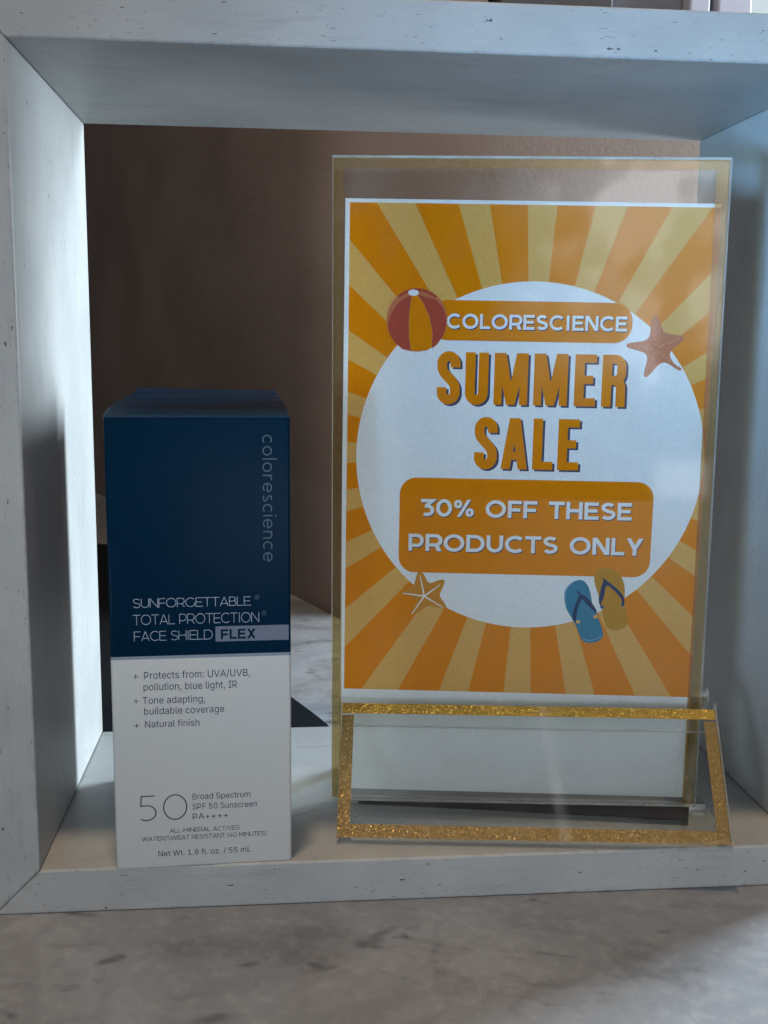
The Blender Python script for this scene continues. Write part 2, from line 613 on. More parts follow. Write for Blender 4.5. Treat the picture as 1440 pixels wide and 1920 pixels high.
# geometric sans capitals, cap height 1, stroke w
def cap_glyph(ch, w):
    h = w / 2
    T, B = 1 - h, h

    def st(path, closed=False):
        return stroke(path, w, closed)

    def s_shape(wd):
        m = wd / 2
        ra, rb = (0.5 + h * 0.0 - h) / 2 + 0.0, 0
        r1 = (1 - 2 * h) / 4 * 0.98
        r2 = (1 - 2 * h) / 2 - r1
        yt, yb = T - r1, B + r2
        rx1, rx2 = m - h - 0.03 * wd, m - h
        p = arc(m, yt, rx1, r1, 32, 170, 14)
        p += bez(p[-1], (m - rx1, yt - r1 * 0.75), (m - rx1 * 0.2, (yt + yb) / 2 + 0.02), (m, (yt + yb) / 2), 6)[1:]
        p += bez((m, (yt + yb) / 2), (m + rx2 * 0.35, (yt + yb) / 2 - 0.03), (m + rx2, yb + r2 * 0.75), (m + rx2, yb), 8)[1:]
        p += arc(m, yb, rx2, r2, 0, -150, 14)[1:]
        return st(p)
    if ch == 'O':
        wd = 1.08; return st(arc(wd / 2, .5, wd / 2 - h, .5 - h + .01, 0, 360, 40)[:-1], True), wd
    if ch == '0':
        wd = 0.84; return st(arc(wd / 2, .5, wd / 2 - h, .5 - h + .01, 0, 360, 36)[:-1], True), wd
    if ch == 'Q0':
        wd = 0.88; return st(arc(wd / 2, .5, wd / 2 - h, .5 - h, 0, 360, 48)[:-1], True), wd
    if ch == 'C':
        wd = 1.0; return st(arc(.54, .5, .54 - h, .5 - h + .01, 46, 314, 30)), wd * .95
    if ch == 'G':
        wd = 1.02
        p = arc(.54, .5, .54 - h, .5 - h + .01, 46, 325, 30)
        return st(p) + st([(p[-1][0], p[-1][1] - h * .4), (p[-1][0], .48)]) , wd
    if ch == 'L':
        return st([(h, 1), (h, B), (.68, B)]), .68
    if ch == 'E':
        return st([(.74, T), (h, T), (h, B), (.76, B)]) + st([(h, .51), (.68, .51)]), .76
    if ch == 'F':
        return st([(.72, T), (h, T), (h, 0)]) + st([(h, .47), (.66, .47)]), .72
    if ch == 'R':
        bow = [(h, 0), (h, T)] + [(.50, T)] + arc(.50, T - (T - .36) / 2, .78 - .50 - h + h, (T - .36) / 2, 90, -90, 14)[1:] + [(h, .36)]
        leg = [[(.42, .40), (.42 + w * 1.25, .40), (.84, 0), (.84 - w * 1.25, 0)]]
        return st(bow) + leg, .84
    if ch == 'P':
        bow = [(h, 0), (h, T), (.46, T)] + arc(.46, T - (T - .32) / 2, .80 - .46 - h, (T - .32) / 2, 90, -90, 14)[1:] + [(h, .32)]
        return st(bow), .80
    if ch == 'B':
        top = [(h, .53), (h, T), (.44, T)] + arc(.44, (T + .53) / 2, .70 - .44 - h, (T - .53) / 2, 90, -90, 12)[1:] + [(h, .53)]
        bot = [(h, .53), (.46, .53)] + arc(.46, (B + .53) / 2, .78 - .46 - h, (.53 - B) / 2, 90, -90, 12)[1:] + [(h, B), (h, .53)]
        return st(top) + st(bot), .78
    if ch == 'D':
        p = [(.45, B), (h, B), (h, T), (.45, T)] + arc(.45, .5, .96 - .45 - h, .5 - h, 90, -90, 20)[1:]
        return st(p), .96
    if ch == 'S':
        return s_shape(.78), .78
    if ch == 'I':
        return st([(h + .09, 0), (h + .09, 1)]), w + .18
    if ch == 'N':
        d = w * 1.18
        return (st([(h, 0), (h, 1)]) + st([(.88 - h, 0), (.88 - h, 1)]) +
                [[(0, 1), (d, 1), (.88, 0), (.88 - d, 0)]]), .88
    if ch == 'M':
        d = w * 1.15
        return (st([(h, 0), (h, 1)]) + st([(1.02 - h, 0), (1.02 - h, 1)]) +
                [[(0, 1), (d, 1), (.51 + d / 2, .25), (.51 - d / 2, .25)], [(1.02, 1), (1.02 - d, 1), (.51 - d / 2, .25), (.51 + d / 2, .25)]]), 1.02
    if ch == 'T':
        return st([(0, T), (.82, T)]) + st([(.41, 0), (.41, T)]), .82
    if ch == 'H':
        return st([(h, 0), (h, 1)]) + st([(.86 - h, 0), (.86 - h, 1)]) + st([(h, .5), (.86 - h, .5)]), .86
    if ch == 'U':
        r = .86 / 2 - h
        return st([(h, 1), (h, B + r)] + arc(.43, B + r, r, r, 180, 360, 18)[1:] + [(.86 - h, 1)]), .86
    if ch == 'Y':
        d = w * 1.15
        return [[(0, 1), (d, 1), (.43 + h, .40), (.43 - h, .34)], [(.86, 1), (.86 - d, 1), (.43 - h, .40), (.43 + h, .34)]] + st([(.43, 0), (.43, .42)]), .86
    if ch == 'A':
        d = w * 1.1
        return [[(0, 0), (d, 0), (.46 + d / 2, 1), (.46 - d / 2, 1)], [(.92, 0), (.92 - d, 0), (.46 - d / 2, 1), (.46 + d / 2, 1)]] + st([(.2, .28), (.72, .28)]), .92
    if ch == 'V':
        d = w * 1.1
        return [[(0, 1), (d, 1), (.46 + d / 2, 0), (.46 - d / 2, 0)], [(.92, 1), (.92 - d, 1), (.46 - d / 2, 0), (.46 + d / 2, 0)]], .92
    if ch == 'W':
        d = w * 1.1
        o = []
        for a, b in ((0, .36), (.70, .36), (.70, 1.04), (1.40, 1.04)):
            ax_, bx_ = a, b
            o.append([(ax_ - (0 if a == 0 else d if a == 1.40 else d / 2), 1), (ax_ + (d if a == 0 else 0 if a == 1.40 else d / 2), 1), (bx_ + d / 2, 0), (bx_ - d / 2, 0)])
        return o, 1.40
    if ch == 'X':
        d = w * 1.2
        return [[(0, 0), (d, 0), (.82, 1), (.82 - d, 1)], [(.82, 0), (.82 - d, 0), (0, 1), (d, 1)]], .82
    if ch == '3':
        wd = .76
        p1 = [(.06, T), (.66, T), (.34, .60)]
        r = (.60 - B) / 2
        p2 = [(.26, .585)] + [(.38, .585)] + arc(.38, B + r - .007, wd - .38 - h, r - .007, 90, -125, 18)[1:]
        return st(p1) + st(p2), wd
    if ch == '%':
        ww = w * .82
        o = stroke(arc(.22, .74, .22 - ww / 2, .25 - ww / 2, 0, 360, 24)[:-1], ww, True)
        o += stroke(arc(.84, .26, .22 - ww / 2, .25 - ww / 2, 0, 360, 24)[:-1], ww, True)
        o += [[(.17, 0), (.17 + ww * 1.2, 0), (.89, 1), (.89 - ww * 1.2, 1)]]
        return o, 1.06
    if ch == '5':
        p = [(.60, T), (.13, T), (.10, .56)]
        r = (.61 - B) / 2
        q = [(.10, .60)] + [(.30, .60)] + arc(.30, B + r, .66 - .30 - h, r, 90, -128, 20)[1:]
        return st(p) + st(q), .66
    if ch == '-':
        return st([(.04, .42), (.40, .42)]), .44
    if ch == '/':
        d = w * 1.1
        return [[(0, -.1), (d, -.1), (.46, 1.08), (.46 - d, 1.08)]], .46
    if ch == '(':
        return st(arc(.62, .45, .55, .72, 130, 230, 12)), .32
    if ch == ')':
        return st(arc(-.30, .45, .55, .72, 50, -50, 12)), .32
    if ch == '4':
        return st([(.80, .27), (.09, .27), (.55, .97)]) + st([(.58, 0), (.58, .52)]), .82
    return [], .36


def text_caps(txt, x0, x1, base, cap, w, track=0.13, word=0.36):
    """set capitals between x0 and x1; letter shapes keep their width, the tracking takes up the rest"""
    gl = []
    for ch in txt:
        gl.append((None, word) if ch == ' ' else cap_glyph(ch, w))
    sw = sum(g[1] for g in gl) * cap
    gaps = len(gl) - 1
    tr = ((x1 - x0) - sw) / gaps
    k = 1.0
    if tr < 0.06 * cap:
        tr = 0.06 * cap
        k = ((x1 - x0) - tr * gaps) / sw
    elif tr > 0.11 * cap:
        tr = 0.11 * cap
        k = ((x1 - x0) - tr * gaps) / sw
    out, x = [], x0
    for p, adv in gl:
        if p:
            out += xf(p, cap * k, cap, x, base)
        x += adv * cap * k + tr
    return out


def lower_glyph(ch, w):
    h = w / 2
    m = .5
    if ch == 'o':
        return stroke(arc(.5, .5, .5 - h, .5 - h, 0, 360, 32)[:-1], w, True), 1.0
    if ch == 'c':
        return stroke(arc(.5, .5, .5 - h, .5 - h, 48, 312, 26), w), .88
    if ch == 'e':
        p = [(h, .5), (1 - h, .5)] + arc(.5, .5, .5 - h, .5 - h, 0, 318, 30)[1:]
        return stroke(p[1:], w) + stroke([(h, .5), (1 - h, .5)], w), 1.0
    if ch == 'l':
        return stroke([(h, 0), (h, 1.5)], w), w
    if ch == 'i':
        return stroke([(h, 0), (h, 1)], w) + [ellipse(h, 1.38, w * .7, w * .7, 10)], w
    if ch == 'r':
        return stroke([(h, 0), (h, 1)], w) + stroke(arc(.46, .54, .46 - h, .46 - h, 180, 75, 12), w), .55
    if ch == 'n':
        r = .40 - h
        return stroke([(h, 0), (h, 1)], w) + stroke([(h, .4)] + arc(.40, 1 - h - r, r, r, 180, 0, 16) + [(.80 - h, 0)], w), .80
    if ch == 's':
        p = arc(.33, .73, .25, .27 - h, 40, 175, 10)
        p += bez(p[-1], (.08, .58), (.28, .54), (.34, .50), 5)[1:]
        p += bez((.34, .50), (.42, .46), (.62, .42), (.62, .26), 6)[1:]
        p += arc(.33, .26, .29, .26 - h, 0, -150, 12)[1:]
        return stroke(p, w), .66
    return [], .3


def text_lower(txt, length, xh, w):
    gl = [lower_glyph(c, w) for c in txt]
    sw = sum(g[1] for g in gl) * xh
    tr = (length - sw) / (len(gl) - 1)
    out, x = [], 0
    for p, adv in gl:
        out += xf(p, xh, xh, x, 0)
        x += adv * xh + tr
    return out


# outlines of a plain grotesque: advance, points and triangles per character, in thousandths of the cap height
GLYPHS = {
    ' ': (369, '', ''),
    '+': (891, '389,67 389,715 501,715 501,67 121,338 121,444 768,444 768,338', '0,2,1 0,3,2 4,6,5 4,7,6'),
    ',': (369, '74,-235 133,140 269,140 166,-235', '0,2,1 0,3,2'),
    '.': (369, '187,-9 164,-6 143,3 124,17 109,36 100,57 97,81 100,104 109,126 124,144 143,159 164,168 187,170 211,168 232,159 251,144 266,126 274,104 277,81 274,57 266,36 251,17 232,3 211,-6', '11,13,12 10,13,11 10,14,13 10,15,14 9,15,10 8,15,9 8,16,15 7,16,8 7,17,16 6,17,7 6,18,17 5,18,6 5,19,18 4,19,5 4,20,19 3,20,4 3,21,20 2,21,3 2,22,21 1,22,2 1,23,22 0,23,1'),
    '/': (490, '462,1047 140,-150 28,-150 350,1047', '2,0,3 2,1,0'),
    '0': (891, '446,-13 375,-7 312,14 255,47 207,94 167,152 135,223 112,305 99,397 94,499 99,602 113,694 136,776 168,847 208,906 256,952 312,986 375,1007 446,1013 516,1007 579,986 635,952 683,906 723,847 755,776 778,694 792,602 797,499 792,397 778,305 755,223 724,152 684,94 636,47 580,14 516,-7 446,97 492,103 534,118 570,145 602,181 628,227 649,283 664,347 673,419 676,499 673,581 664,653 649,717 628,773 602,819 570,855 534,882 492,898 446,903 399,898 357,882 320,855 289,819 263,773 242,717 227,653 218,581 215,499 218,419 227,347 242,283 263,227 289,181 320,145 357,118 399,103', '17,19,18 16,19,17 16,20,19 15,20,16 15,21,20 14,21,15 14,22,21 14,54,22 54,53,22 53,23,22 13,55,14 55,54,14 13,56,55 52,23,53 13,57,56 51,23,52 13,58,57 50,23,51 50,24,23 12,58,13 12,59,58 49,24,50 11,59,12 49,25,24 11,60,59 48,25,49 11,61,60 47,25,48 10,61,11 47,26,25 10,62,61 46,26,47 9,62,10 46,27,26 9,63,62 45,27,46 8,63,9 8,64,63 44,27,45 44,28,27 8,65,64 43,28,44 7,65,8 43,29,28 7,66,65 42,29,43 6,66,7 42,30,29 6,67,66 41,30,42 40,30,41 6,68,67 5,68,6 40,31,30 5,69,68 39,31,40 39,32,31 4,69,5 4,70,69 38,32,39 4,71,70 37,32,38 36,32,37 4,36,71 4,32,36 4,33,32 3,33,4 2,33,3 2,34,33 2,35,34 1,35,2 1,0,35'),
    '1': (891, '150,0 150,107 768,107 768,0 542,1000 542,0 417,0 417,881 411,881 169,703 169,839 390,1000', '10,4,11 10,8,4 8,7,4 7,5,4 10,9,8 6,5,7 0,2,1 0,3,2'),
    '5': (891, '435,-13 377,-10 324,2 275,22 231,48 194,80 163,118 139,161 124,207 117,256 240,256 245,227 256,200 271,175 291,153 314,134 341,118 370,107 401,100 435,98 474,101 510,111 543,127 572,148 597,174 617,205 632,240 641,278 644,319 641,360 632,399 616,435 596,466 570,493 540,515 506,531 469,541 428,544 395,542 362,537 329,528 299,515 273,500 252,483 132,497 189,1000 720,1000 720,889 296,889 263,593 268,593 291,611 318,626 349,639 382,648 416,654 451,656 495,653 538,645 578,631 615,612 648,589 678,561 705,529 727,493 745,454 758,412 766,368 768,321 764,259 749,201 725,149 693,102 653,62 607,30 554,6 497,-9', '44,48,45 48,46,45 48,47,46 44,49,48 55,57,56 54,57,55 54,58,57 53,58,54 53,59,58 52,59,53 52,60,59 51,60,52 51,61,60 50,61,51 44,50,49 44,61,50 44,39,61 39,38,61 38,62,61 38,37,62 37,63,62 36,63,37 35,63,36 44,40,39 34,63,35 34,64,63 44,41,40 44,42,41 33,64,34 44,43,42 33,65,64 32,65,33 31,65,32 31,66,65 30,66,31 30,67,66 29,67,30 29,68,67 28,68,29 28,69,68 27,69,28 26,69,27 26,70,69 8,10,9 8,11,10 25,70,26 8,12,11 7,12,8 24,70,25 24,71,70 7,13,12 7,14,13 23,71,24 6,14,7 6,15,14 23,72,71 22,72,23 6,16,15 21,72,22 6,17,16 5,17,6 20,72,21 5,18,17 20,73,72 19,73,20 5,19,18 5,73,19 4,73,5 4,74,73 3,74,4 3,75,74 2,75,3 2,76,75 1,76,2 1,0,76'),
    '8': (891, '445,-13 380,-9 321,3 266,22 219,49 178,82 146,121 121,166 107,214 102,266 105,307 113,346 128,384 147,418 171,448 199,474 230,495 264,511 300,520 300,525 254,542 215,569 182,605 158,648 143,696 138,748 143,797 156,842 178,884 208,921 244,953 287,979 335,998 388,1010 445,1013 501,1010 554,998 602,979 644,953 681,921 710,884 733,842 746,797 750,748 745,696 731,649 706,605 674,569 635,542 591,525 591,520 626,511 659,495 690,474 718,448 742,418 761,384 776,346 785,307 788,266 783,214 768,166 744,121 711,82 671,49 623,22 569,3 509,-9 445,97 487,99 526,106 560,118 590,135 615,155 635,180 650,208 659,239 662,272 659,308 649,341 634,371 612,397 587,420 556,438 522,452 485,460 445,462 404,460 367,452 333,438 302,420 276,397 255,371 239,341 230,308 227,272 230,239 239,208 253,180 274,155 299,135 329,118 364,106 402,99 445,569 479,571 510,579 539,590 564,606 586,626 604,650 617,677 625,706 628,738 625,770 617,800 605,826 587,849 566,868 541,884 512,895 480,902 445,904 410,902 378,895 349,884 323,868 302,849 284,826 271,800 264,770 261,738 264,706 271,677 284,650 302,626 323,606 349,590 379,579 410,571', '33,35,34 32,35,33 32,36,35 31,36,32 31,37,36 30,37,31 30,38,37 29,38,30 29,39,38 28,123,29 123,39,29 123,122,39 122,121,39 121,40,39 28,124,123 120,40,121 28,125,124 119,40,120 27,125,28 119,41,40 27,126,125 118,41,119 27,127,126 117,41,118 116,41,117 27,128,127 26,128,27 116,42,41 26,129,128 115,42,116 26,130,129 114,42,115 25,130,26 114,43,42 25,131,130 113,43,114 24,131,25 113,44,43 24,132,131 112,44,113 24,133,132 111,44,112 111,45,44 23,133,24 23,134,133 110,45,111 23,135,134 109,45,110 109,46,45 22,135,23 22,136,135 108,46,109 22,137,136 107,46,108 107,47,46 21,137,22 21,138,137 106,47,107 21,139,138 105,47,106 21,104,139 104,47,105 21,47,104 21,48,47 20,48,21 20,49,48 19,49,20 18,49,19 18,50,49 17,50,18 17,51,50 16,51,17 16,52,51 15,52,16 15,53,52 14,86,15 86,53,15 86,54,53 14,87,86 85,54,86 14,88,87 84,54,85 14,89,88 83,54,84 13,89,14 83,55,54 13,90,89 82,55,83 13,91,90 81,55,82 12,91,13 81,56,55 12,92,91 80,56,81 11,92,12 80,57,56 11,93,92 79,57,80 79,58,57 10,93,11 10,94,93 78,58,79 10,95,94 77,58,78 77,59,58 9,95,10 9,96,95 76,59,77 8,96,9 76,60,59 8,97,96 75,60,76 75,61,60 7,97,8 7,98,97 74,61,75 7,99,98 73,61,74 6,99,7 73,62,61 6,100,99 72,62,73 6,101,100 71,62,72 5,101,6 71,63,62 5,102,101 70,63,71 5,103,102 69,63,70 5,68,103 68,63,69 5,63,68 4,63,5 4,64,63 4,65,64 3,65,4 2,65,3 2,66,65 1,66,2 1,67,66 0,67,1'),
    ':': (369, '187,532 164,535 143,544 124,558 109,577 100,598 97,621 100,645 109,667 124,685 143,700 164,709 187,711 211,709 232,700 251,685 266,667 274,645 277,621 274,598 266,577 251,558 232,544 211,535 187,-9 164,-6 143,3 124,17 109,36 100,57 97,81 100,104 109,126 124,144 143,159 164,168 187,170 211,168 232,159 251,144 266,126 274,104 277,81 274,57 266,36 251,17 232,3 211,-6', '35,37,36 34,37,35 34,38,37 34,39,38 33,39,34 32,39,33 32,40,39 31,40,32 31,41,40 30,41,31 30,42,41 29,42,30 29,43,42 28,43,29 28,44,43 27,44,28 27,45,44 26,45,27 26,46,45 25,46,26 25,47,46 24,47,25 11,13,12 11,14,13 10,14,11 10,15,14 9,15,10 8,15,9 8,16,15 7,16,8 7,17,16 6,17,7 6,18,17 5,18,6 5,19,18 5,20,19 4,20,5 3,20,4 3,21,20 2,21,3 2,22,21 2,23,22 1,23,2 1,0,23'),
    'A': (943, '32,0 396,1000 543,1000 910,0 777,0 564,595 551,634 536,680 519,732 501,791 480,861 456,940 482,940 458,860 437,789 418,729 402,677 387,633 374,595 167,0 216,279 216,391 727,391 727,279', '0,11,1 11,2,1 11,12,2 12,3,2 0,21,11 21,13,11 13,10,11 13,10,12 10,22,12 22,3,12 9,22,10 21,14,13 8,22,9 21,15,14 7,22,8 21,16,15 6,22,7 21,17,16 5,22,6 21,18,17 21,20,18 20,19,18 4,23,5 23,22,5 0,20,21 20,22,21 20,23,22 23,3,22 0,19,20 4,3,23'),
    'B': (897, '118,0 118,1000 474,1000 539,996 597,984 646,964 688,938 722,906 749,869 767,827 779,783 783,735 780,695 773,660 760,629 743,603 724,581 700,562 675,547 648,534 619,524 619,515 651,510 682,499 714,483 743,460 769,432 791,399 808,361 818,317 821,268 818,219 806,173 787,131 759,94 722,62 677,35 623,16 558,4 485,0 245,112 481,112 552,117 607,132 648,157 676,189 693,226 699,268 696,301 687,332 673,361 654,388 630,410 601,429 567,443 530,451 488,454 245,454 245,561 468,561 503,563 536,570 566,582 593,598 616,618 635,642 649,669 658,699 660,732 655,773 640,811 614,843 578,868 531,883 472,888 245,888', '0,75,1 75,2,1 75,3,2 75,4,3 75,5,4 75,6,5 75,7,6 75,74,7 74,8,7 0,58,75 73,8,74 72,8,73 72,9,8 71,9,72 70,9,71 70,10,9 69,10,70 69,11,10 68,11,69 68,12,11 67,12,68 66,12,67 66,13,12 65,13,66 65,14,13 64,14,65 64,15,14 63,15,64 63,16,15 62,16,63 61,16,62 61,17,16 60,17,61 59,17,60 59,18,17 0,57,58 57,59,58 57,18,59 57,19,18 57,20,19 57,21,20 57,22,21 57,23,22 57,24,23 57,25,24 57,56,25 56,55,25 55,26,25 0,40,57 54,26,55 53,26,54 53,27,26 52,27,53 51,27,52 51,28,27 50,28,51 49,28,50 49,29,28 48,29,49 48,30,29 47,30,48 46,30,47 46,31,30 45,31,46 45,32,31 44,32,45 44,33,32 43,33,44 42,33,43 42,34,33 41,34,42 0,41,40 0,34,41 0,35,34 0,36,35 0,37,36 0,38,37 0,39,38'),
    'F': (806, '118,0 118,1000 726,1000 726,888 245,888 245,547 681,547 681,435 245,435 245,0', '0,4,1 4,2,1 4,3,2 0,5,4 0,8,5 8,6,5 8,7,6 0,9,8'),
    'I': (591, '61,0 61,112 232,112 232,888 61,888 61,1000 530,1000 530,888 359,888 359,112 530,112 530,0', '4,6,5 4,7,6 3,7,4 2,8,3 8,7,3 2,9,8 0,2,1 0,9,2 0,10,9 0,11,10'),
    'L': (772, '118,0 118,1000 245,1000 245,112 710,112 710,0', '0,2,1 0,3,2 0,4,3 0,5,4'),
    'N': (1029, '118,0 118,1000 268,1000 674,359 686,341 699,320 713,296 728,270 745,241 762,210 779,177 796,143 813,108 796,105 792,142 790,178 788,213 786,247 785,279 785,309 784,337 784,362 784,383 784,1000 911,1000 911,0 760,0 397,570 381,596 365,623 349,650 331,680 312,713 291,749 268,790 241,836 211,889 234,892 236,844 238,798 240,754 242,714 243,678 244,645 245,616 245,592 246,572 246,0', '0,36,1 36,2,1 36,37,2 37,3,2 22,24,23 22,25,24 38,3,37 0,38,36 38,35,36 0,39,38 35,3,38 34,3,35 0,40,39 33,3,34 0,41,40 32,3,33 0,42,41 31,3,32 30,3,31 0,43,42 29,3,30 0,44,43 28,3,29 0,45,44 27,3,28 0,46,45 0,47,46 26,3,27 21,25,22 20,25,21 26,4,3 26,5,4 19,25,20 26,6,5 18,25,19 26,7,6 17,25,18 26,8,7 16,25,17 26,9,8 15,25,16 26,10,9 14,11,15 11,25,15 26,14,10 14,11,10 12,25,11 26,13,14 13,25,12 26,25,13'),
    'P': (874, '118,0 118,1000 462,1000 535,995 599,981 653,958 699,927 737,889 766,845 787,795 799,741 803,683 799,626 787,572 766,522 737,477 699,439 653,407 599,384 535,370 462,365 215,365 215,477 457,477 506,479 548,488 584,503 613,523 637,548 655,577 667,610 675,645 677,683 675,722 667,757 655,789 637,818 613,842 584,862 548,877 505,886 456,889 245,889 245,0', '0,42,1 42,2,1 42,3,2 42,4,3 42,5,4 42,6,5 42,7,6 42,41,7 41,40,7 40,8,7 0,22,42 22,43,42 39,8,40 38,8,39 37,8,38 37,9,8 36,9,37 35,9,36 35,10,9 34,10,35 33,10,34 33,11,10 32,11,33 31,11,32 31,12,11 30,12,31 30,13,12 29,13,30 28,13,29 28,14,13 27,14,28 26,14,27 26,15,14 25,15,26 24,15,25 23,15,24 23,16,15 0,21,22 43,23,22 43,20,23 20,16,23 20,17,16 20,18,17 20,19,18 0,20,21 0,43,20'),
    'R': (883, '118,0 118,1000 464,1000 536,996 600,982 655,960 701,931 738,894 767,851 788,803 801,750 805,692 801,634 788,582 767,534 738,491 701,456 654,427 599,406 536,393 464,389 189,389 189,501 459,501 508,504 550,512 585,524 615,542 638,564 656,591 669,621 676,655 679,692 676,730 669,765 656,796 638,823 614,846 585,864 549,878 507,886 458,889 245,889 245,0 694,0 452,450 595,450 841,0', '0,22,1 22,42,1 42,2,1 42,3,2 42,4,3 42,5,4 42,6,5 42,7,6 42,41,7 41,40,7 40,8,7 22,43,42 39,8,40 38,8,39 37,8,38 37,9,8 36,9,37 35,9,36 35,10,9 34,10,35 33,10,34 33,11,10 32,11,33 31,11,32 31,12,11 30,12,31 30,13,12 29,13,30 28,13,29 28,14,13 27,14,28 26,14,27 26,15,14 25,15,26 24,15,25 23,15,24 0,21,22 43,23,22 43,45,23 45,15,23 45,16,15 45,46,16 46,17,16 43,20,45 20,44,45 47,17,46 18,47,17 19,47,18 20,47,19 0,20,21 0,43,20 44,47,20'),
    'S': (878, '440,-17 370,-13 307,-2 251,18 201,45 159,78 126,118 100,163 83,214 75,268 205,268 212,232 224,200 243,172 266,149 295,130 327,115 363,105 400,99 440,97 484,99 524,106 562,118 596,135 624,156 648,181 665,209 676,240 679,274 676,304 667,330 653,352 633,371 609,387 582,402 551,415 517,426 481,437 361,470 285,497 221,529 169,568 132,615 110,670 102,732 107,786 122,836 147,880 181,919 222,952 270,979 325,998 383,1010 446,1013 510,1010 568,998 621,978 668,952 708,920 741,882 766,839 782,793 788,743 663,743 652,789 629,828 594,860 550,883 499,897 442,901 401,899 363,892 329,880 299,864 273,845 253,822 238,796 229,768 226,738 230,706 240,679 257,656 280,636 305,619 333,606 362,594 390,585 417,577 519,549 549,540 580,530 612,518 645,504 676,487 705,467 732,444 756,418 776,388 791,354 800,316 803,272 798,220 784,170 760,125 727,84 685,49 636,21 578,0 512,-13', '52,54,53 51,54,52 51,55,54 50,55,51 50,56,55 49,56,50 49,57,56 48,57,49 48,58,57 48,59,58 47,70,48 70,69,48 69,59,48 68,59,69 47,71,70 67,59,68 47,72,71 66,59,67 66,60,59 46,72,47 46,73,72 46,74,73 65,60,66 46,75,74 65,61,60 45,75,46 64,61,65 45,76,75 45,77,76 64,62,61 63,62,64 44,77,45 44,78,77 44,79,78 43,79,44 43,80,79 43,81,80 42,81,43 42,82,81 42,83,82 42,84,83 41,84,42 41,85,84 41,86,85 41,87,86 41,88,87 40,88,41 40,89,88 40,90,89 40,91,90 39,91,40 39,92,91 39,93,92 38,93,39 38,94,93 37,94,38 37,95,94 37,96,95 36,96,37 35,96,36 35,97,96 34,97,35 33,97,34 33,98,97 32,98,33 31,98,32 31,99,98 30,99,31 29,99,30 29,100,99 28,100,29 27,100,28 27,101,100 8,10,9 8,11,10 26,101,27 8,12,11 26,102,101 7,12,8 25,102,26 7,13,12 24,102,25 7,14,13 24,103,102 6,14,7 23,103,24 6,15,14 22,103,23 6,16,15 22,104,103 21,104,22 5,16,6 5,17,16 20,104,21 5,18,17 19,104,20 5,19,18 5,104,19 5,105,104 4,105,5 4,106,105 3,106,4 3,107,106 2,107,3 2,108,107 1,108,2 1,0,108'),
    'T': (882, '62,888 62,1000 819,1000 819,888 505,888 505,0 379,0 379,888', '0,2,1 0,3,2 7,3,0 6,4,7 4,3,7 6,5,4'),
    'U': (1017, '509,-16 433,-11 365,4 303,30 248,65 203,107 166,157 140,213 123,274 118,340 118,1000 244,1000 244,350 248,304 259,261 277,222 301,187 331,158 368,134 410,116 457,105 509,101 561,105 608,116 650,134 686,158 716,187 740,222 758,261 768,304 772,350 772,1000 899,1000 899,340 893,274 877,213 850,157 814,107 768,65 714,30 653,4 584,-11', '9,11,10 9,12,11 30,32,31 30,33,32 9,13,12 29,33,30 8,13,9 29,34,33 8,14,13 28,34,29 7,14,8 28,35,34 27,35,28 7,15,14 7,16,15 26,35,27 6,16,7 26,36,35 6,17,16 25,36,26 6,18,17 24,36,25 5,18,6 24,37,36 5,19,18 23,37,24 5,20,19 22,37,23 22,38,37 4,20,5 4,21,20 21,38,22 4,38,21 3,38,4 3,39,38 2,39,3 2,40,39 1,40,2 1,41,40 0,41,1'),
    'V': (943, '401,0 32,1000 166,1000 378,405 391,368 406,323 423,270 442,209 464,139 487,60 461,60 485,141 506,211 525,271 542,323 556,368 569,405 776,1000 910,1000 546,0', '0,2,1 0,3,2 16,18,17 16,19,18 0,4,3 15,19,16 14,19,15 0,5,4 13,19,14 0,6,5 12,19,13 0,7,6 11,19,12 0,8,7 10,9,11 9,19,11 0,9,8 0,19,9'),
    'W': (1349, '305,0 32,1000 162,1000 321,385 329,352 337,319 345,286 352,252 360,218 367,184 374,149 381,114 387,78 372,78 379,114 386,149 393,184 400,218 408,252 415,286 424,319 432,352 440,385 602,1000 746,1000 907,385 916,352 925,319 933,286 940,252 948,218 956,184 963,149 970,114 977,78 960,78 967,114 973,149 981,184 988,218 995,252 1003,286 1011,319 1019,352 1028,385 1186,1000 1316,1000 1042,0 895,0 723,635 712,678 701,722 691,769 680,820 670,874 660,934 687,934 677,877 668,825 658,776 648,729 637,682 625,635 453,0', '0,2,1 0,3,2 22,55,23 55,24,23 55,56,24 56,25,24 44,46,45 44,47,46 22,54,55 57,25,56 58,53,57 53,25,57 22,58,54 58,53,54 22,59,58 52,25,53 22,60,59 51,25,52 22,61,60 50,25,51 22,62,61 49,25,50 22,63,62 48,25,49 0,4,3 21,63,22 48,26,25 43,47,44 0,5,4 20,63,21 48,27,26 42,47,43 0,6,5 19,63,20 48,28,27 41,47,42 0,7,6 18,63,19 48,29,28 40,47,41 0,8,7 17,63,18 48,30,29 39,47,40 0,9,8 16,63,17 48,31,30 38,47,39 0,10,9 15,63,16 48,32,31 37,47,38 0,14,10 14,11,10 48,36,32 36,33,32 14,11,15 11,63,15 36,33,37 33,47,37 12,63,11 34,47,33 0,13,14 48,35,36 0,12,13 0,63,12 48,34,35 48,47,34'),
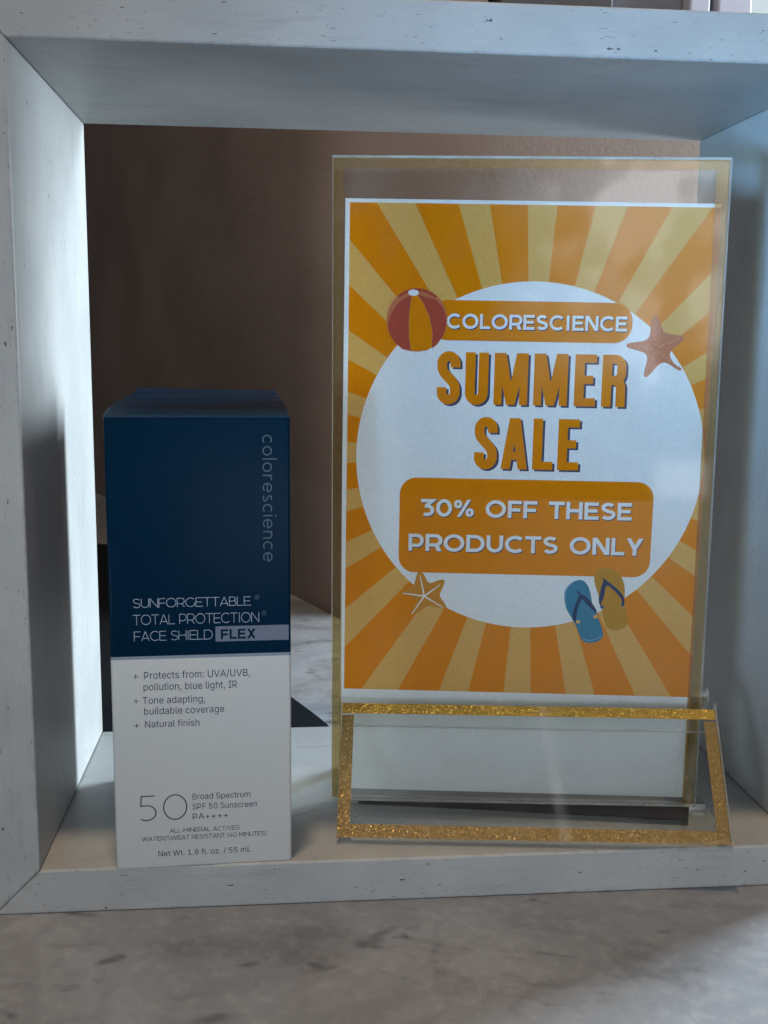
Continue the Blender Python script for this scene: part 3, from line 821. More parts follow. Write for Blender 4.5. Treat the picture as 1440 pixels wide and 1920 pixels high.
    'a': (765, '314,-17 268,-14 226,-5 186,10 150,30 119,56 94,88 75,124 63,166 60,212 63,252 71,287 85,316 104,341 126,362 152,380 182,394 213,405 246,414 281,421 316,427 350,432 392,438 429,442 459,446 485,450 506,455 521,462 533,471 539,484 542,501 542,505 540,534 534,560 524,583 511,603 493,620 471,633 446,643 417,648 385,650 351,648 320,643 293,634 269,621 249,607 231,591 217,574 205,556 197,538 81,572 100,615 125,650 154,680 187,704 223,724 261,738 301,748 341,754 381,756 409,755 438,751 470,746 501,737 532,725 562,708 589,688 613,661 634,630 649,591 659,546 662,494 662,0 544,0 544,102 536,102 525,84 512,67 495,48 475,31 451,16 423,2 391,-8 355,-15 335,89 377,92 415,101 448,115 476,135 499,157 518,183 531,211 539,241 542,271 542,373 535,368 524,362 510,358 493,353 475,349 455,346 434,342 414,339 394,337 375,334 359,332 345,330 317,326 290,320 264,312 240,302 220,289 203,274 191,255 183,233 181,206 183,182 189,161 200,142 215,126 233,113 255,103 279,95 306,91', '58,60,59 58,61,60 57,61,58 57,62,61 56,62,57 56,63,62 55,63,56 55,64,63 55,65,64 54,65,55 54,66,65 53,66,54 53,67,66 52,67,53 52,40,67 40,39,67 39,68,67 51,41,52 41,40,52 51,42,41 38,68,39 51,43,42 37,68,38 51,44,43 36,68,37 36,69,68 51,45,44 35,69,36 50,45,51 50,46,45 34,69,35 34,70,69 50,47,46 33,70,34 50,48,47 49,48,50 32,70,33 32,71,70 31,71,32 30,71,31 29,71,30 29,72,71 28,72,29 27,72,28 26,94,27 94,72,27 25,94,26 24,94,25 23,94,24 22,94,23 21,94,22 20,94,21 19,94,20 18,94,19 17,94,18 16,94,17 15,94,16 14,94,15 14,95,94 93,72,94 14,96,95 14,97,96 13,97,14 13,98,97 13,99,98 13,100,99 13,101,100 13,102,101 12,102,13 12,103,102 12,104,103 12,105,104 12,106,105 12,107,106 12,108,107 12,109,108 11,109,12 11,110,109 11,111,110 11,112,111 10,112,11 10,113,112 92,72,93 10,114,113 9,114,10 91,72,92 9,115,114 8,115,9 90,72,91 8,116,115 89,72,90 8,117,116 7,117,8 7,118,117 88,74,89 74,72,89 7,119,118 87,74,88 7,120,119 6,120,7 86,75,87 75,74,87 6,121,120 6,122,121 86,76,75 73,72,74 85,76,86 6,123,122 84,76,85 6,84,123 6,76,84 5,76,6 5,77,76 5,78,77 4,78,5 4,79,78 4,80,79 3,80,4 3,81,80 2,81,3 2,82,81 1,82,2 1,83,82 0,83,1'),
    'b': (834, '451,-16 408,-13 371,-6 339,7 312,24 289,42 271,61 256,81 243,99 232,115 220,115 220,0 103,0 103,1000 223,1000 223,628 232,628 243,643 255,660 270,680 288,699 310,716 337,733 369,745 406,753 450,756 510,750 565,735 615,709 659,673 697,628 727,575 749,514 763,446 767,371 763,296 749,228 727,166 697,113 660,68 616,32 566,5 511,-11 433,92 477,96 515,108 549,129 578,156 602,190 621,229 634,273 642,321 645,372 642,423 634,470 621,513 603,552 579,585 550,612 516,632 477,644 433,648 389,644 351,633 317,613 288,587 264,555 246,517 232,473 224,425 221,372 224,319 232,270 246,226 265,187 289,154 318,128 352,108 390,96', '12,14,13 12,15,14 24,26,25 23,26,24 23,27,26 22,27,23 22,28,27 21,28,22 20,28,21 20,29,28 19,29,20 18,29,19 18,61,29 61,30,29 17,61,18 17,62,61 60,30,61 17,63,62 59,30,60 16,63,17 16,64,63 58,30,59 58,31,30 12,16,15 12,68,16 68,67,16 67,66,16 66,65,16 65,64,16 57,31,58 56,31,57 56,32,31 55,32,56 55,33,32 54,33,55 12,69,68 53,33,54 53,34,33 12,70,69 52,34,53 12,71,70 51,34,52 51,35,34 50,35,51 12,72,71 50,36,35 49,36,50 12,73,72 48,36,49 48,37,36 12,74,73 47,37,48 12,10,74 10,75,74 47,38,37 46,38,47 10,76,75 45,38,46 10,9,76 9,77,76 12,11,10 8,77,9 45,39,38 44,39,45 8,78,77 7,78,8 43,39,44 7,43,78 7,39,43 6,39,7 6,40,39 5,40,6 4,40,5 4,41,40 3,41,4 2,41,3 2,42,41 1,42,2 1,0,42'),
    'c': (778, '407,-16 343,-11 283,5 230,32 182,69 142,114 110,167 86,228 72,295 67,368 72,443 86,511 110,572 142,626 182,671 230,707 283,734 343,750 407,756 443,754 478,749 511,741 543,730 572,716 600,700 625,680 648,658 668,633 686,605 700,576 711,544 595,515 589,534 581,552 571,568 559,584 546,598 531,611 514,622 496,631 476,639 455,644 432,647 407,648 361,644 320,631 285,610 256,581 232,547 213,508 200,464 192,418 189,368 192,320 200,274 213,231 232,192 256,158 285,130 320,108 361,96 407,91 432,92 455,96 477,101 497,109 515,118 532,130 548,143 561,158 573,174 583,192 592,211 598,230 713,201 702,169 688,138 671,110 650,85 628,62 602,42 574,24 544,10 512,-1 479,-10 444,-14', '17,19,18 17,20,19 16,20,17 16,21,20 16,22,21 15,22,16 15,23,22 15,24,23 14,24,15 14,25,24 14,26,25 13,43,14 43,26,14 43,42,26 42,27,26 13,44,43 41,27,42 13,45,44 40,27,41 39,27,40 39,28,27 13,46,45 38,28,39 12,46,13 37,28,38 36,28,37 12,47,46 36,29,28 35,29,36 34,29,35 12,48,47 34,30,29 11,48,12 33,30,34 32,30,33 11,49,48 32,31,30 10,49,11 10,50,49 10,51,50 9,51,10 9,52,51 8,52,9 8,53,52 8,54,53 7,54,8 7,55,54 7,56,55 72,74,73 6,56,7 71,74,72 71,75,74 70,75,71 6,57,56 69,75,70 69,76,75 5,57,6 5,58,57 68,76,69 67,76,68 67,77,76 66,77,67 5,59,58 65,77,66 4,59,5 65,78,77 64,78,65 4,60,59 63,78,64 62,78,63 4,61,60 61,78,62 4,78,61 4,79,78 3,79,4 3,80,79 3,81,80 2,81,3 2,82,81 2,83,82 1,83,2 1,84,83 1,85,84 0,85,1'),
    'd': (834, '384,-16 324,-11 269,5 219,32 175,68 138,113 107,166 85,228 72,296 67,371 72,446 85,514 108,575 138,628 176,673 220,709 270,735 325,750 385,756 428,753 466,745 497,733 524,716 546,699 565,680 580,660 592,643 602,628 611,628 611,1000 731,1000 731,0 615,0 615,115 603,115 592,99 580,81 564,61 545,42 523,24 496,7 464,-6 427,-13 402,92 445,96 483,108 517,128 546,154 570,187 589,226 602,270 610,319 613,372 610,425 602,473 589,517 570,555 547,587 518,613 484,633 445,644 402,648 358,644 318,632 284,612 255,585 232,552 213,513 200,470 192,423 189,372 192,321 200,273 213,229 232,190 256,156 285,129 319,108 358,96', '28,30,29 28,31,30 17,19,18 17,20,19 16,20,17 16,21,20 15,21,16 15,22,21 15,23,22 14,23,15 14,24,23 14,25,24 13,61,14 61,25,14 61,26,25 13,62,61 60,26,61 59,26,60 13,63,62 59,27,26 58,27,59 13,64,63 12,64,13 58,28,27 58,57,28 57,56,28 56,55,28 55,54,28 54,31,28 12,65,64 12,66,65 11,66,12 11,67,66 10,67,11 10,68,67 53,31,54 10,69,68 9,69,10 52,31,53 9,70,69 9,71,70 51,31,52 8,71,9 8,72,71 50,31,51 7,72,8 7,73,72 49,31,50 7,74,73 6,74,7 48,31,49 6,75,74 47,33,48 33,31,48 5,75,6 5,76,75 46,33,47 5,77,76 45,34,46 34,33,46 45,35,34 32,31,33 4,77,5 4,78,77 44,35,45 44,36,35 4,43,78 43,36,44 4,36,43 4,37,36 3,37,4 3,38,37 3,39,38 2,39,3 2,40,39 2,41,40 1,41,2 1,42,41 0,42,1'),
    'e': (794, '417,-16 348,-11 285,5 230,32 182,69 142,113 109,167 86,227 72,294 67,367 72,441 86,508 109,569 140,624 179,669 226,706 280,734 339,750 403,756 444,753 483,747 522,735 560,719 595,697 628,670 657,637 682,599 702,554 717,503 726,445 730,381 730,333 147,333 147,434 664,434 609,397 606,445 598,488 585,528 567,563 544,593 516,617 483,635 446,645 403,649 360,645 322,634 288,616 258,592 234,563 214,530 200,493 191,455 189,415 189,349 192,297 201,250 217,209 239,173 265,144 297,121 333,104 373,94 417,91 446,92 474,96 499,104 522,114 543,127 561,143 577,162 590,183 601,207 717,179 703,142 684,108 659,77 629,50 594,27 555,9 513,-5 466,-13', '17,19,18 17,20,19 16,20,17 16,21,20 16,22,21 15,22,16 15,23,22 14,23,15 14,24,23 14,25,24 13,45,14 45,44,14 44,25,14 43,25,44 42,25,43 13,46,45 42,26,25 41,26,42 13,47,46 12,47,13 40,26,41 12,48,47 40,27,26 39,27,40 12,49,48 11,49,12 11,50,49 38,27,39 38,28,27 11,51,50 37,28,38 10,51,11 37,29,28 10,52,51 36,29,37 10,33,52 33,53,52 36,34,29 34,30,29 35,34,36 9,33,10 9,32,33 53,34,33 53,30,34 54,30,53 54,31,30 8,32,9 55,31,54 8,31,32 8,55,31 8,56,55 7,56,8 7,57,56 6,57,7 6,58,57 71,73,72 70,73,71 70,74,73 6,59,58 5,59,6 69,74,70 5,60,59 68,74,69 68,75,74 67,75,68 5,61,60 66,75,67 4,61,5 66,76,75 4,62,61 65,76,66 64,76,65 4,63,62 63,76,64 4,76,63 4,77,76 3,77,4 3,78,77 2,78,3 2,79,78 2,80,79 1,80,2 1,81,80 0,81,1'),
    'f': (499, '448,746 448,643 13,643 13,746 158,0 158,848 162,889 172,924 188,955 210,981 236,1003 266,1020 299,1032 333,1039 368,1042 394,1041 417,1039 437,1036 454,1032 467,1028 477,1024 447,921 440,923 432,925 422,928 411,930 398,931 383,932 350,928 323,919 303,904 290,883 281,856 279,823 279,0', '13,15,14 13,16,15 12,16,13 12,17,16 12,18,17 11,18,12 11,19,18 11,20,19 11,21,20 10,21,11 9,23,10 23,22,10 22,21,10 8,25,9 25,24,9 24,23,9 7,27,8 27,26,8 26,25,8 7,28,27 7,29,28 6,29,7 6,30,29 6,31,30 5,31,6 5,32,31 5,33,32 4,33,5 4,34,33 2,0,3 2,1,0'),
    'g': (836, '407,-296 354,-294 306,-286 263,-274 225,-259 191,-239 162,-216 137,-191 116,-165 99,-136 199,-80 211,-96 224,-112 239,-130 257,-146 278,-161 303,-173 333,-183 367,-189 407,-191 463,-186 513,-172 555,-148 587,-113 606,-68 612,-11 612,134 602,134 591,118 579,100 563,82 545,63 523,46 496,31 464,19 427,12 383,9 325,14 271,28 221,52 177,85 139,127 108,177 85,236 72,302 67,376 72,449 85,516 108,577 139,629 176,673 221,709 271,735 326,750 385,756 429,753 467,746 498,733 525,717 548,699 566,680 582,661 594,643 605,627 615,627 615,746 732,746 732,-17 727,-78 713,-131 689,-177 656,-214 617,-244 571,-267 520,-283 465,-293 403,116 446,120 484,130 518,148 547,172 571,202 590,238 603,280 611,327 614,379 611,430 603,476 590,519 571,556 548,588 519,614 485,633 446,644 403,648 359,644 319,632 285,612 256,586 232,554 213,516 200,474 192,428 189,379 192,328 200,282 214,241 233,204 257,174 286,149 320,131 359,120', '53,55,54 53,56,55 52,56,53 64,66,65 64,67,66 52,57,56 51,57,52 51,58,57 51,59,58 50,59,51 50,60,59 50,61,60 49,94,50 94,61,50 94,62,61 49,95,94 93,62,94 92,62,93 49,96,95 92,63,62 91,63,92 49,97,96 48,97,49 91,64,63 91,90,64 90,89,64 89,88,64 88,87,64 87,67,64 48,98,97 48,99,98 47,99,48 47,100,99 46,100,47 46,101,100 86,67,87 46,102,101 45,102,46 85,67,86 45,103,102 45,104,103 84,67,85 44,104,45 44,105,104 83,67,84 43,105,44 43,106,105 82,67,83 43,107,106 81,67,82 42,107,43 42,108,107 80,26,81 26,67,81 41,108,42 41,109,108 79,26,80 41,110,109 78,27,79 27,26,79 78,28,27 25,67,26 41,111,110 77,28,78 40,111,41 40,76,111 76,28,77 76,29,28 40,29,76 40,30,29 39,30,40 39,31,30 39,32,31 38,32,39 38,33,32 38,34,33 37,34,38 37,35,34 36,35,37 24,67,25 24,68,67 23,68,24 23,69,68 9,11,10 9,12,11 9,13,12 22,69,23 9,14,13 22,70,69 8,14,9 8,15,14 21,70,22 8,16,15 7,16,8 20,70,21 7,17,16 20,71,70 7,18,17 19,71,20 7,19,18 7,71,19 6,71,7 6,72,71 5,72,6 4,72,5 4,73,72 3,73,4 3,74,73 2,74,3 2,75,74 1,75,2 1,0,75'),
    'h': (806, '223,446 223,0 103,0 103,1000 223,1000 223,565 201,565 227,627 260,676 299,712 344,736 393,751 447,756 495,752 540,742 580,724 616,700 646,669 670,631 688,585 698,532 702,472 702,0 582,0 582,462 577,516 562,562 537,598 503,625 461,642 413,647 378,644 346,637 316,624 289,606 267,583 248,556 235,523 226,487', '2,4,3 2,6,4 6,5,4 11,13,12 11,14,13 10,14,11 10,15,14 9,15,10 9,16,15 8,16,9 8,17,16 7,31,8 31,17,8 31,30,17 30,18,17 29,18,30 7,32,31 28,18,29 7,33,32 28,19,18 6,33,7 27,19,28 6,34,33 6,35,34 26,19,27 26,20,19 6,36,35 2,37,6 37,36,6 25,20,26 25,21,20 2,38,37 24,21,25 2,0,38 24,22,21 23,22,24 2,1,0'),
    'i': (328, '164,870 143,873 123,881 106,894 92,910 84,929 81,950 84,971 92,990 106,1006 123,1019 143,1027 164,1030 187,1027 206,1019 224,1006 237,990 246,971 248,950 246,929 237,910 224,894 206,881 187,873 103,0 103,746 223,746 223,0', '24,26,25 24,27,26 11,13,12 10,13,11 10,14,13 9,14,10 9,15,14 8,15,9 8,16,15 7,16,8 7,17,16 6,17,7 6,18,17 5,18,6 5,19,18 4,19,5 4,20,19 3,20,4 3,21,20 2,21,3 2,22,21 1,22,2 1,23,22 0,23,1'),
    'l': (372, '274,-5 221,0 178,15 145,40 122,73 108,115 103,166 103,1000 223,1000 223,194 225,163 229,140 236,122 248,111 265,104 287,102 298,102 308,103 315,103 321,104 328,105 334,107 355,5 344,3 332,0 318,-2 303,-3 289,-4', '6,8,7 6,9,8 6,10,9 5,10,6 5,11,10 5,12,11 5,13,12 4,13,5 4,14,13 20,22,21 19,22,20 18,22,19 4,15,14 17,22,18 16,22,17 15,22,16 4,22,15 3,22,4 2,22,3 1,22,2 1,23,22 1,24,23 1,25,24 0,25,1 0,26,25 0,27,26'),
    'm': (1199, '103,0 103,746 220,746 221,581 211,581 224,618 240,651 260,680 284,704 310,724 338,739 368,750 399,757 431,759 482,754 527,737 565,709 595,672 617,629 631,579 614,579 625,614 642,646 663,674 688,699 716,720 748,737 783,749 820,757 858,759 901,756 940,747 977,731 1011,709 1039,680 1063,646 1080,604 1091,556 1095,501 1095,0 974,0 974,499 969,548 954,586 929,615 897,634 861,646 823,650 791,647 762,640 736,629 713,613 694,593 679,570 668,545 661,516 659,486 659,0 539,0 539,511 534,550 520,583 497,611 467,633 432,645 392,650 363,647 336,641 310,629 286,613 265,593 247,568 234,539 226,506 223,468 223,0', '12,14,13 28,30,29 11,14,12 27,30,28 27,31,30 11,15,14 10,15,11 26,31,27 26,32,31 0,2,1 0,4,2 4,3,2 9,15,10 25,32,26 9,16,15 25,33,32 8,16,9 24,33,25 8,17,16 24,34,33 7,17,8 23,34,24 23,35,34 6,17,7 22,47,23 47,35,23 6,65,17 65,18,17 5,66,6 66,65,6 64,18,65 22,48,47 46,35,47 5,67,66 22,49,48 21,49,22 45,35,46 45,36,35 63,18,64 5,68,67 21,50,49 44,36,45 62,18,63 5,69,68 62,19,18 21,51,50 4,69,5 43,36,44 20,51,21 4,70,69 20,52,51 61,19,62 43,37,36 20,53,52 4,71,70 42,37,43 60,20,61 20,19,61 0,72,4 72,71,4 60,53,20 60,54,53 42,38,37 59,54,60 41,38,42 59,55,54 0,73,72 59,56,55 58,56,59 0,74,73 41,39,38 40,39,41 58,57,56 0,75,74'),
    'n': (805, '223,446 223,0 103,0 103,746 219,746 220,565 201,565 227,627 260,676 299,712 344,736 393,751 447,756 495,752 540,742 580,724 615,700 645,669 669,631 688,585 698,532 702,472 702,0 582,0 582,462 577,516 562,562 537,598 503,625 461,642 413,647 378,644 346,637 316,624 289,606 267,583 248,556 235,523 226,487', '11,13,12 11,14,13 10,14,11 2,4,3 2,6,4 6,5,4 10,15,14 9,15,10 9,16,15 8,16,9 8,17,16 7,31,8 31,17,8 31,30,17 30,18,17 29,18,30 7,32,31 28,18,29 7,33,32 28,19,18 6,33,7 27,19,28 6,34,33 6,35,34 26,19,27 26,20,19 6,36,35 2,37,6 37,36,6 25,20,26 25,21,20 2,38,37 24,21,25 2,0,38 24,22,21 23,22,24 2,1,0'),
    'o': (816, '407,-16 343,-11 283,5 230,32 182,69 142,114 110,167 86,228 72,295 67,368 72,443 86,511 110,572 142,626 182,671 230,707 283,734 343,750 407,756 473,750 533,734 587,707 634,671 674,626 706,572 730,511 744,443 749,368 744,295 730,228 706,167 674,114 634,69 587,32 533,5 473,-11 407,91 455,96 496,108 531,130 561,158 585,192 604,231 617,274 625,320 628,368 625,417 617,464 604,507 585,547 561,581 531,610 496,631 455,644 407,648 361,644 320,631 285,610 256,581 232,547 213,508 200,464 192,418 189,368 192,320 200,274 213,231 232,192 256,158 285,130 320,108 361,96', '17,19,18 16,19,17 16,20,19 15,20,16 15,21,20 14,21,15 14,22,21 13,22,14 13,54,22 54,23,22 13,55,54 53,23,54 13,56,55 52,23,53 13,57,56 51,23,52 12,57,13 51,24,23 12,58,57 50,24,51 12,59,58 49,24,50 11,59,12 49,25,24 11,60,59 48,25,49 10,60,11 48,26,25 10,61,60 47,26,48 10,62,61 46,26,47 46,27,26 9,62,10 9,63,62 45,27,46 8,63,9 8,64,63 44,27,45 44,28,27 8,65,64 43,28,44 43,29,28 7,65,8 7,66,65 42,29,43 7,67,66 41,29,42 6,67,7 41,30,29 6,68,67 40,30,41 5,68,6 40,31,30 5,69,68 39,31,40 5,70,69 38,31,39 4,70,5 38,32,31 4,71,70 37,32,38 4,36,71 36,32,37 4,32,36 3,32,4 3,33,32 2,33,3 2,34,33 1,34,2 1,35,34 0,35,1'),
    'p': (834, '103,-281 103,746 220,746 220,628 232,628 242,643 255,660 270,680 288,699 310,716 337,733 369,745 406,753 450,756 510,750 565,735 615,709 659,673 697,628 727,575 749,514 763,446 767,371 763,296 749,228 727,166 697,113 660,68 616,32 566,5 511,-11 451,-16 408,-13 371,-6 339,7 312,24 290,42 271,61 256,81 243,99 232,115 223,115 223,-281 433,92 477,96 515,108 549,129 578,156 602,190 621,229 634,273 642,321 645,372 642,423 634,470 621,513 603,552 579,585 550,612 516,632 477,644 433,648 389,644 351,633 317,613 288,587 264,555 246,517 232,473 224,425 221,372 224,319 232,270 246,226 265,187 289,154 318,128 352,108 390,96', '12,14,13 11,14,12 11,15,14 0,2,1 0,3,2 10,15,11 10,16,15 9,16,10 8,16,9 8,17,16 7,17,8 6,17,7 6,61,17 61,18,17 5,61,6 5,62,61 60,18,61 5,63,62 59,18,60 4,63,5 4,64,63 58,18,59 58,19,18 0,4,3 0,68,4 68,67,4 67,66,4 66,65,4 65,64,4 57,19,58 56,19,57 56,20,19 55,20,56 55,21,20 54,21,55 0,69,68 53,21,54 53,22,21 0,70,69 52,22,53 0,71,70 51,22,52 51,23,22 50,23,51 0,72,71 50,24,23 49,24,50 0,73,72 48,24,49 48,25,24 0,41,73 41,74,73 47,25,48 41,75,74 47,26,25 46,26,47 41,76,75 45,26,46 41,40,76 40,77,76 0,42,41 39,77,40 45,27,26 44,27,45 39,78,77 38,78,39 43,27,44 38,43,78 38,27,43 37,27,38 37,28,27 36,28,37 35,28,36 35,29,28 34,29,35 33,29,34 33,30,29 32,30,33 32,31,30'),
    'r': (509, '103,0 103,746 219,746 219,631 227,631 244,666 268,696 300,722 336,741 376,753 419,756 429,756 439,756 451,756 462,755 471,755 479,754 479,634 473,635 464,636 452,638 438,639 422,640 407,640 373,638 342,631 313,618 287,602 265,582 247,557 234,530 226,499 223,466 223,0', '9,11,10 9,12,11 9,13,12 9,14,13 9,15,14 9,16,15 9,17,16 8,17,9 0,2,1 0,3,2 7,17,8 6,17,7 5,19,6 19,18,6 18,17,6 4,23,5 23,22,5 22,21,5 21,20,5 20,19,5 4,24,23 4,25,24 0,4,3 0,31,4 31,30,4 30,29,4 29,28,4 28,27,4 27,26,4 26,25,4 0,32,31 0,33,32'),
    's': (717, '358,-16 308,-14 262,-6 220,7 183,24 150,47 121,74 98,107 81,144 70,185 185,209 198,172 218,142 244,118 276,102 314,93 356,89 405,93 446,104 481,122 506,146 522,173 527,202 524,227 515,248 499,267 478,282 450,295 417,305 293,334 231,353 181,378 142,409 114,446 98,489 92,538 96,579 108,617 128,652 155,682 188,707 226,728 270,743 317,753 368,756 416,753 460,745 499,732 533,715 563,693 588,667 608,637 625,605 637,570 527,545 515,572 499,597 477,620 449,639 412,650 368,654 326,650 289,640 257,623 233,600 218,574 213,545 217,519 227,497 244,478 267,463 299,449 338,438 451,411 513,392 563,368 602,337 629,300 646,258 651,209 647,167 635,128 614,93 586,61 552,34 511,13 464,-3 413,-13', '43,45,44 43,46,45 42,46,43 42,47,46 41,47,42 41,48,47 40,48,41 40,49,48 39,49,40 39,50,49 38,50,39 38,60,50 60,51,50 38,61,60 59,51,60 37,61,38 37,62,61 58,51,59 37,63,62 57,51,58 57,52,51 37,64,63 56,52,57 36,64,37 56,53,52 36,65,64 55,53,56 35,65,36 35,66,65 54,53,55 35,67,66 34,67,35 34,68,67 34,69,68 33,69,34 33,70,69 33,71,70 33,72,71 32,72,33 32,73,72 32,74,73 31,74,32 31,75,74 30,75,31 30,76,75 29,76,30 29,77,76 28,77,29 27,77,28 27,78,77 26,78,27 25,78,26 24,78,25 24,79,78 23,79,24 22,79,23 9,11,10 22,80,79 21,80,22 8,11,9 20,80,21 8,12,11 20,81,80 19,81,20 7,12,8 7,13,12 19,82,81 18,82,19 7,14,13 6,14,7 17,82,18 6,15,14 16,82,17 16,83,82 6,16,15 6,83,16 5,83,6 5,84,83 4,84,5 4,85,84 3,85,4 3,86,85 2,86,3 2,87,86 1,87,2 1,0,87'),
    't': (447, '401,746 401,643 13,643 13,746 128,926 248,926 248,192 250,162 256,138 267,120 284,108 306,100 335,98 343,98 353,99 364,100 376,102 386,104 397,105 419,3 406,0 392,-3 377,-5 362,-7 346,-8 331,-8 271,-2 221,14 181,42 151,80 133,127 128,183', '31,5,4 31,6,5 2,0,3 2,1,0 31,7,6 30,7,31 30,8,7 30,9,8 29,9,30 29,10,9 29,11,10 17,19,18 16,19,17 15,19,16 29,12,11 14,19,15 13,19,14 12,19,13 29,19,12 28,19,29 27,19,28 26,19,27 26,20,19 26,21,20 25,21,26 25,22,21 25,23,22 25,24,23'),
    'u': (806, '358,-10 310,-7 266,4 226,21 190,45 160,77 136,115 118,161 107,214 103,273 103,746 223,746 223,283 229,229 244,184 269,147 303,120 345,104 393,99 428,101 460,109 490,122 516,140 539,163 557,190 571,223 579,259 582,300 582,746 702,746 702,0 586,0 586,181 604,181 578,118 545,69 505,33 461,9 412,-5', '9,11,10 9,12,11 27,29,28 27,30,29 26,30,27 9,13,12 8,13,9 25,33,26 33,30,26 8,14,13 24,33,25 7,14,8 23,32,24 32,33,24 7,15,14 23,34,32 34,31,32 34,30,33 22,34,23 6,15,7 6,16,15 21,34,22 20,34,21 6,17,16 20,35,34 31,30,34 5,17,6 19,35,20 5,18,17 18,35,19 5,35,18 4,35,5 4,36,35 3,36,4 3,37,36 2,37,3 2,38,37 1,38,2 1,0,38'),
    'v': (765, '319,0 34,746 166,746 325,305 341,260 355,215 367,171 379,127 392,83 404,41 362,41 374,83 387,127 399,171 411,215 425,260 440,305 599,746 730,746 445,0', '0,2,1 0,3,2 16,18,17 16,19,18 0,4,3 15,19,16 0,5,4 14,19,15 0,6,5 13,19,14 0,7,6 12,19,13 11,8,12 8,19,12 0,11,7 11,8,7 0,10,11 9,19,8 0,9,10 0,19,9'),
    'z': (748, '82,0 82,90 499,628 499,635 94,635 94,746 654,746 654,650 248,118 248,111 666,111 666,0', '4,6,5 4,7,6 4,3,7 3,2,7 2,8,7 1,8,2 1,9,8 1,10,9 1,11,10 0,11,1'),
}


def text_grotesk(txt, x0, x1, base, cap):
    tris, x = [], 0.0
    for ch in txt:
        adv, pts, idx = GLYPHS[ch]
        if ch in 'PR':      # open bowls drawn as strokes
            tris += xf(cap_glyph(ch, .135)[0], .80, 1, x + .09, 0)
        elif pts:
            P = [tuple(int(k) / 1000 for k in p.split(',')) for p in pts.split()]
            for t in idx.split():
                tris.append([(P[int(k)][0] + x, P[int(k)][1]) for k in t.split(',')])
        x += adv / 1000
    xs = [p[0] for t in tris for p in t]
    k = (x1 - x0) / (max(xs) - min(xs))
    return xf(tris, k, cap, x0 - min(xs) * k, base)


# condensed display capitals for the big title: size in millimetres, height 14.1
HB = 14.1


def title_glyph(ch):
    w, h = 2.65, HB
    if ch == 'S':
        p = [(4.92, 9.95), (4.92, 11.0)] + arc(3.1, 11.0, 1.82, 1.95, 0, 180, 16)[1:] + [(1.28, 10.2)]
        p += bez((1.28, 10.2), (1.28, 7.6), (4.92, 6.6), (4.92, 4.0), 12)[1:]
        p += [(4.92, 3.1)] + arc(3.1, 3.1, 1.82, 1.95, 0, -180, 16)[1:] + [(1.28, 4.5)]
        return stroke(p, w)
    if ch == 'U':
        return stroke([(1.3, h), (1.3, 3.1)] + arc(3.1, 3.1, 1.8, 1.95, 180, 360, 16)[1:] + [(4.9, h)], w)
    if ch == 'M':
        return [[(0, 0), (2.2, 0), (2.2, h), (0, h)], [(7.0, 0), (9.2, 0), (9.2, h), (7.0, h)],
                [(.2, h), (3.15, h), (5.75, 0), (3.45, 0)], [(9.0, h), (6.05, h), (3.45, 0), (5.75, 0)]]
    if ch == 'E':
        return [[(0, 0), (2.6, 0), (2.6, h), (0, h)], [(0, h - 2.25), (5.8, h - 2.25), (5.8, h), (0, h)],
                [(0, 0), (5.8, 0), (5.8, 2.25), (0, 2.25)], [(0, 6.1), (5.0, 6.1), (5.0, 8.35), (0, 8.35)]]
    if ch == 'R':
        o = [[(0, 0), (2.6, 0), (2.6, h), (0, h)]]
        o += stroke([(1.3, h - 1.15), (3.2, h - 1.15)] + arc(3.25, h - 1.15 - 1.9, 1.95, 1.9, 90, 0, 10)[1:] +
                    [(5.2, 9.2)] + arc(3.25, 9.1, 1.95, 1.9, 0, -90, 10)[1:] + [(1.3, 7.2)], 2.4)
        o += stroke([(3.0, 7.2)] + bez((3.2, 7.2), (4.6, 7.1), (5.15, 6.4), (5.15, 4.8), 8)[1:] + [(5.2, 0)], 2.5)
        return o
    if ch == 'A':
        return [[(0, 0), (2.55, 0), (4.75, h), (2.2, h)], [(7.3, 0), (4.75, 0), (2.55, h), (5.1, h)],
                [(1.2, 2.6), (6.1, 2.6), (5.8, 4.8), (1.5, 4.8)]]
    if ch == 'L':
        return [[(0, 0), (2.6, 0), (2.6, h), (0, h)], [(0, 0), (5.6, 0), (5.6, 2.25), (0, 2.25)]]
    return []


def title(letters, base):
    out = []
    for ch, x in letters:
        out += xf(title_glyph(ch), 1, 1, x, base)
    return out


# ================================================================== SETTING
# marble counter: one slab whose far edge runs off at an angle
bm = bmesh.new()
CT = -11.65
poly = [(-900, -700), (900, -700), (900, 560), (140, 330), (94, 291.5), (-409, 1494), (-900, 1494)]
prism(bm, poly, 'z', CT - 25, CT)
bevel(bm, 2.0, 3)
tag(link('counter', bm_mesh(bm, 'counter'), MARBLE), kind='structure')

# the plastered wall behind, with an outside corner
bm = bmesh.new()
pts = [(-410, 1496), (0, 515)] + bez((70, 348), (101, 275), (150, 296), (430, 326), 40)
bk = [(-380, 1530), (110, 420), (250, 400), (440, 420)]
WZ = 264.0                      # window sill height
prism(bm, pts + bk[::-1], 'z', CT - 200, WZ)
left = [p for p in pts if p[0] < 172]
prism(bm, left + [(172, 400), (110, 420), (-380, 1530)], 'z', WZ + 0.01, 700)
bmesh.ops.recalc_face_normals(bm, faces=bm.faces)
for ed in bm.edges:
    ed.smooth = ed.calc_face_angle(0) < 0.5
for f in bm.faces:
    f.smooth = abs(f.normal.z) < 0.1 and max(e.calc_length() for e in f.edges if abs(e.verts[0].co.z - e.verts[1].co.z) < 1) < 1200
tag(link('wall', bm_mesh(bm, 'wall'), WALL), kind='structure')

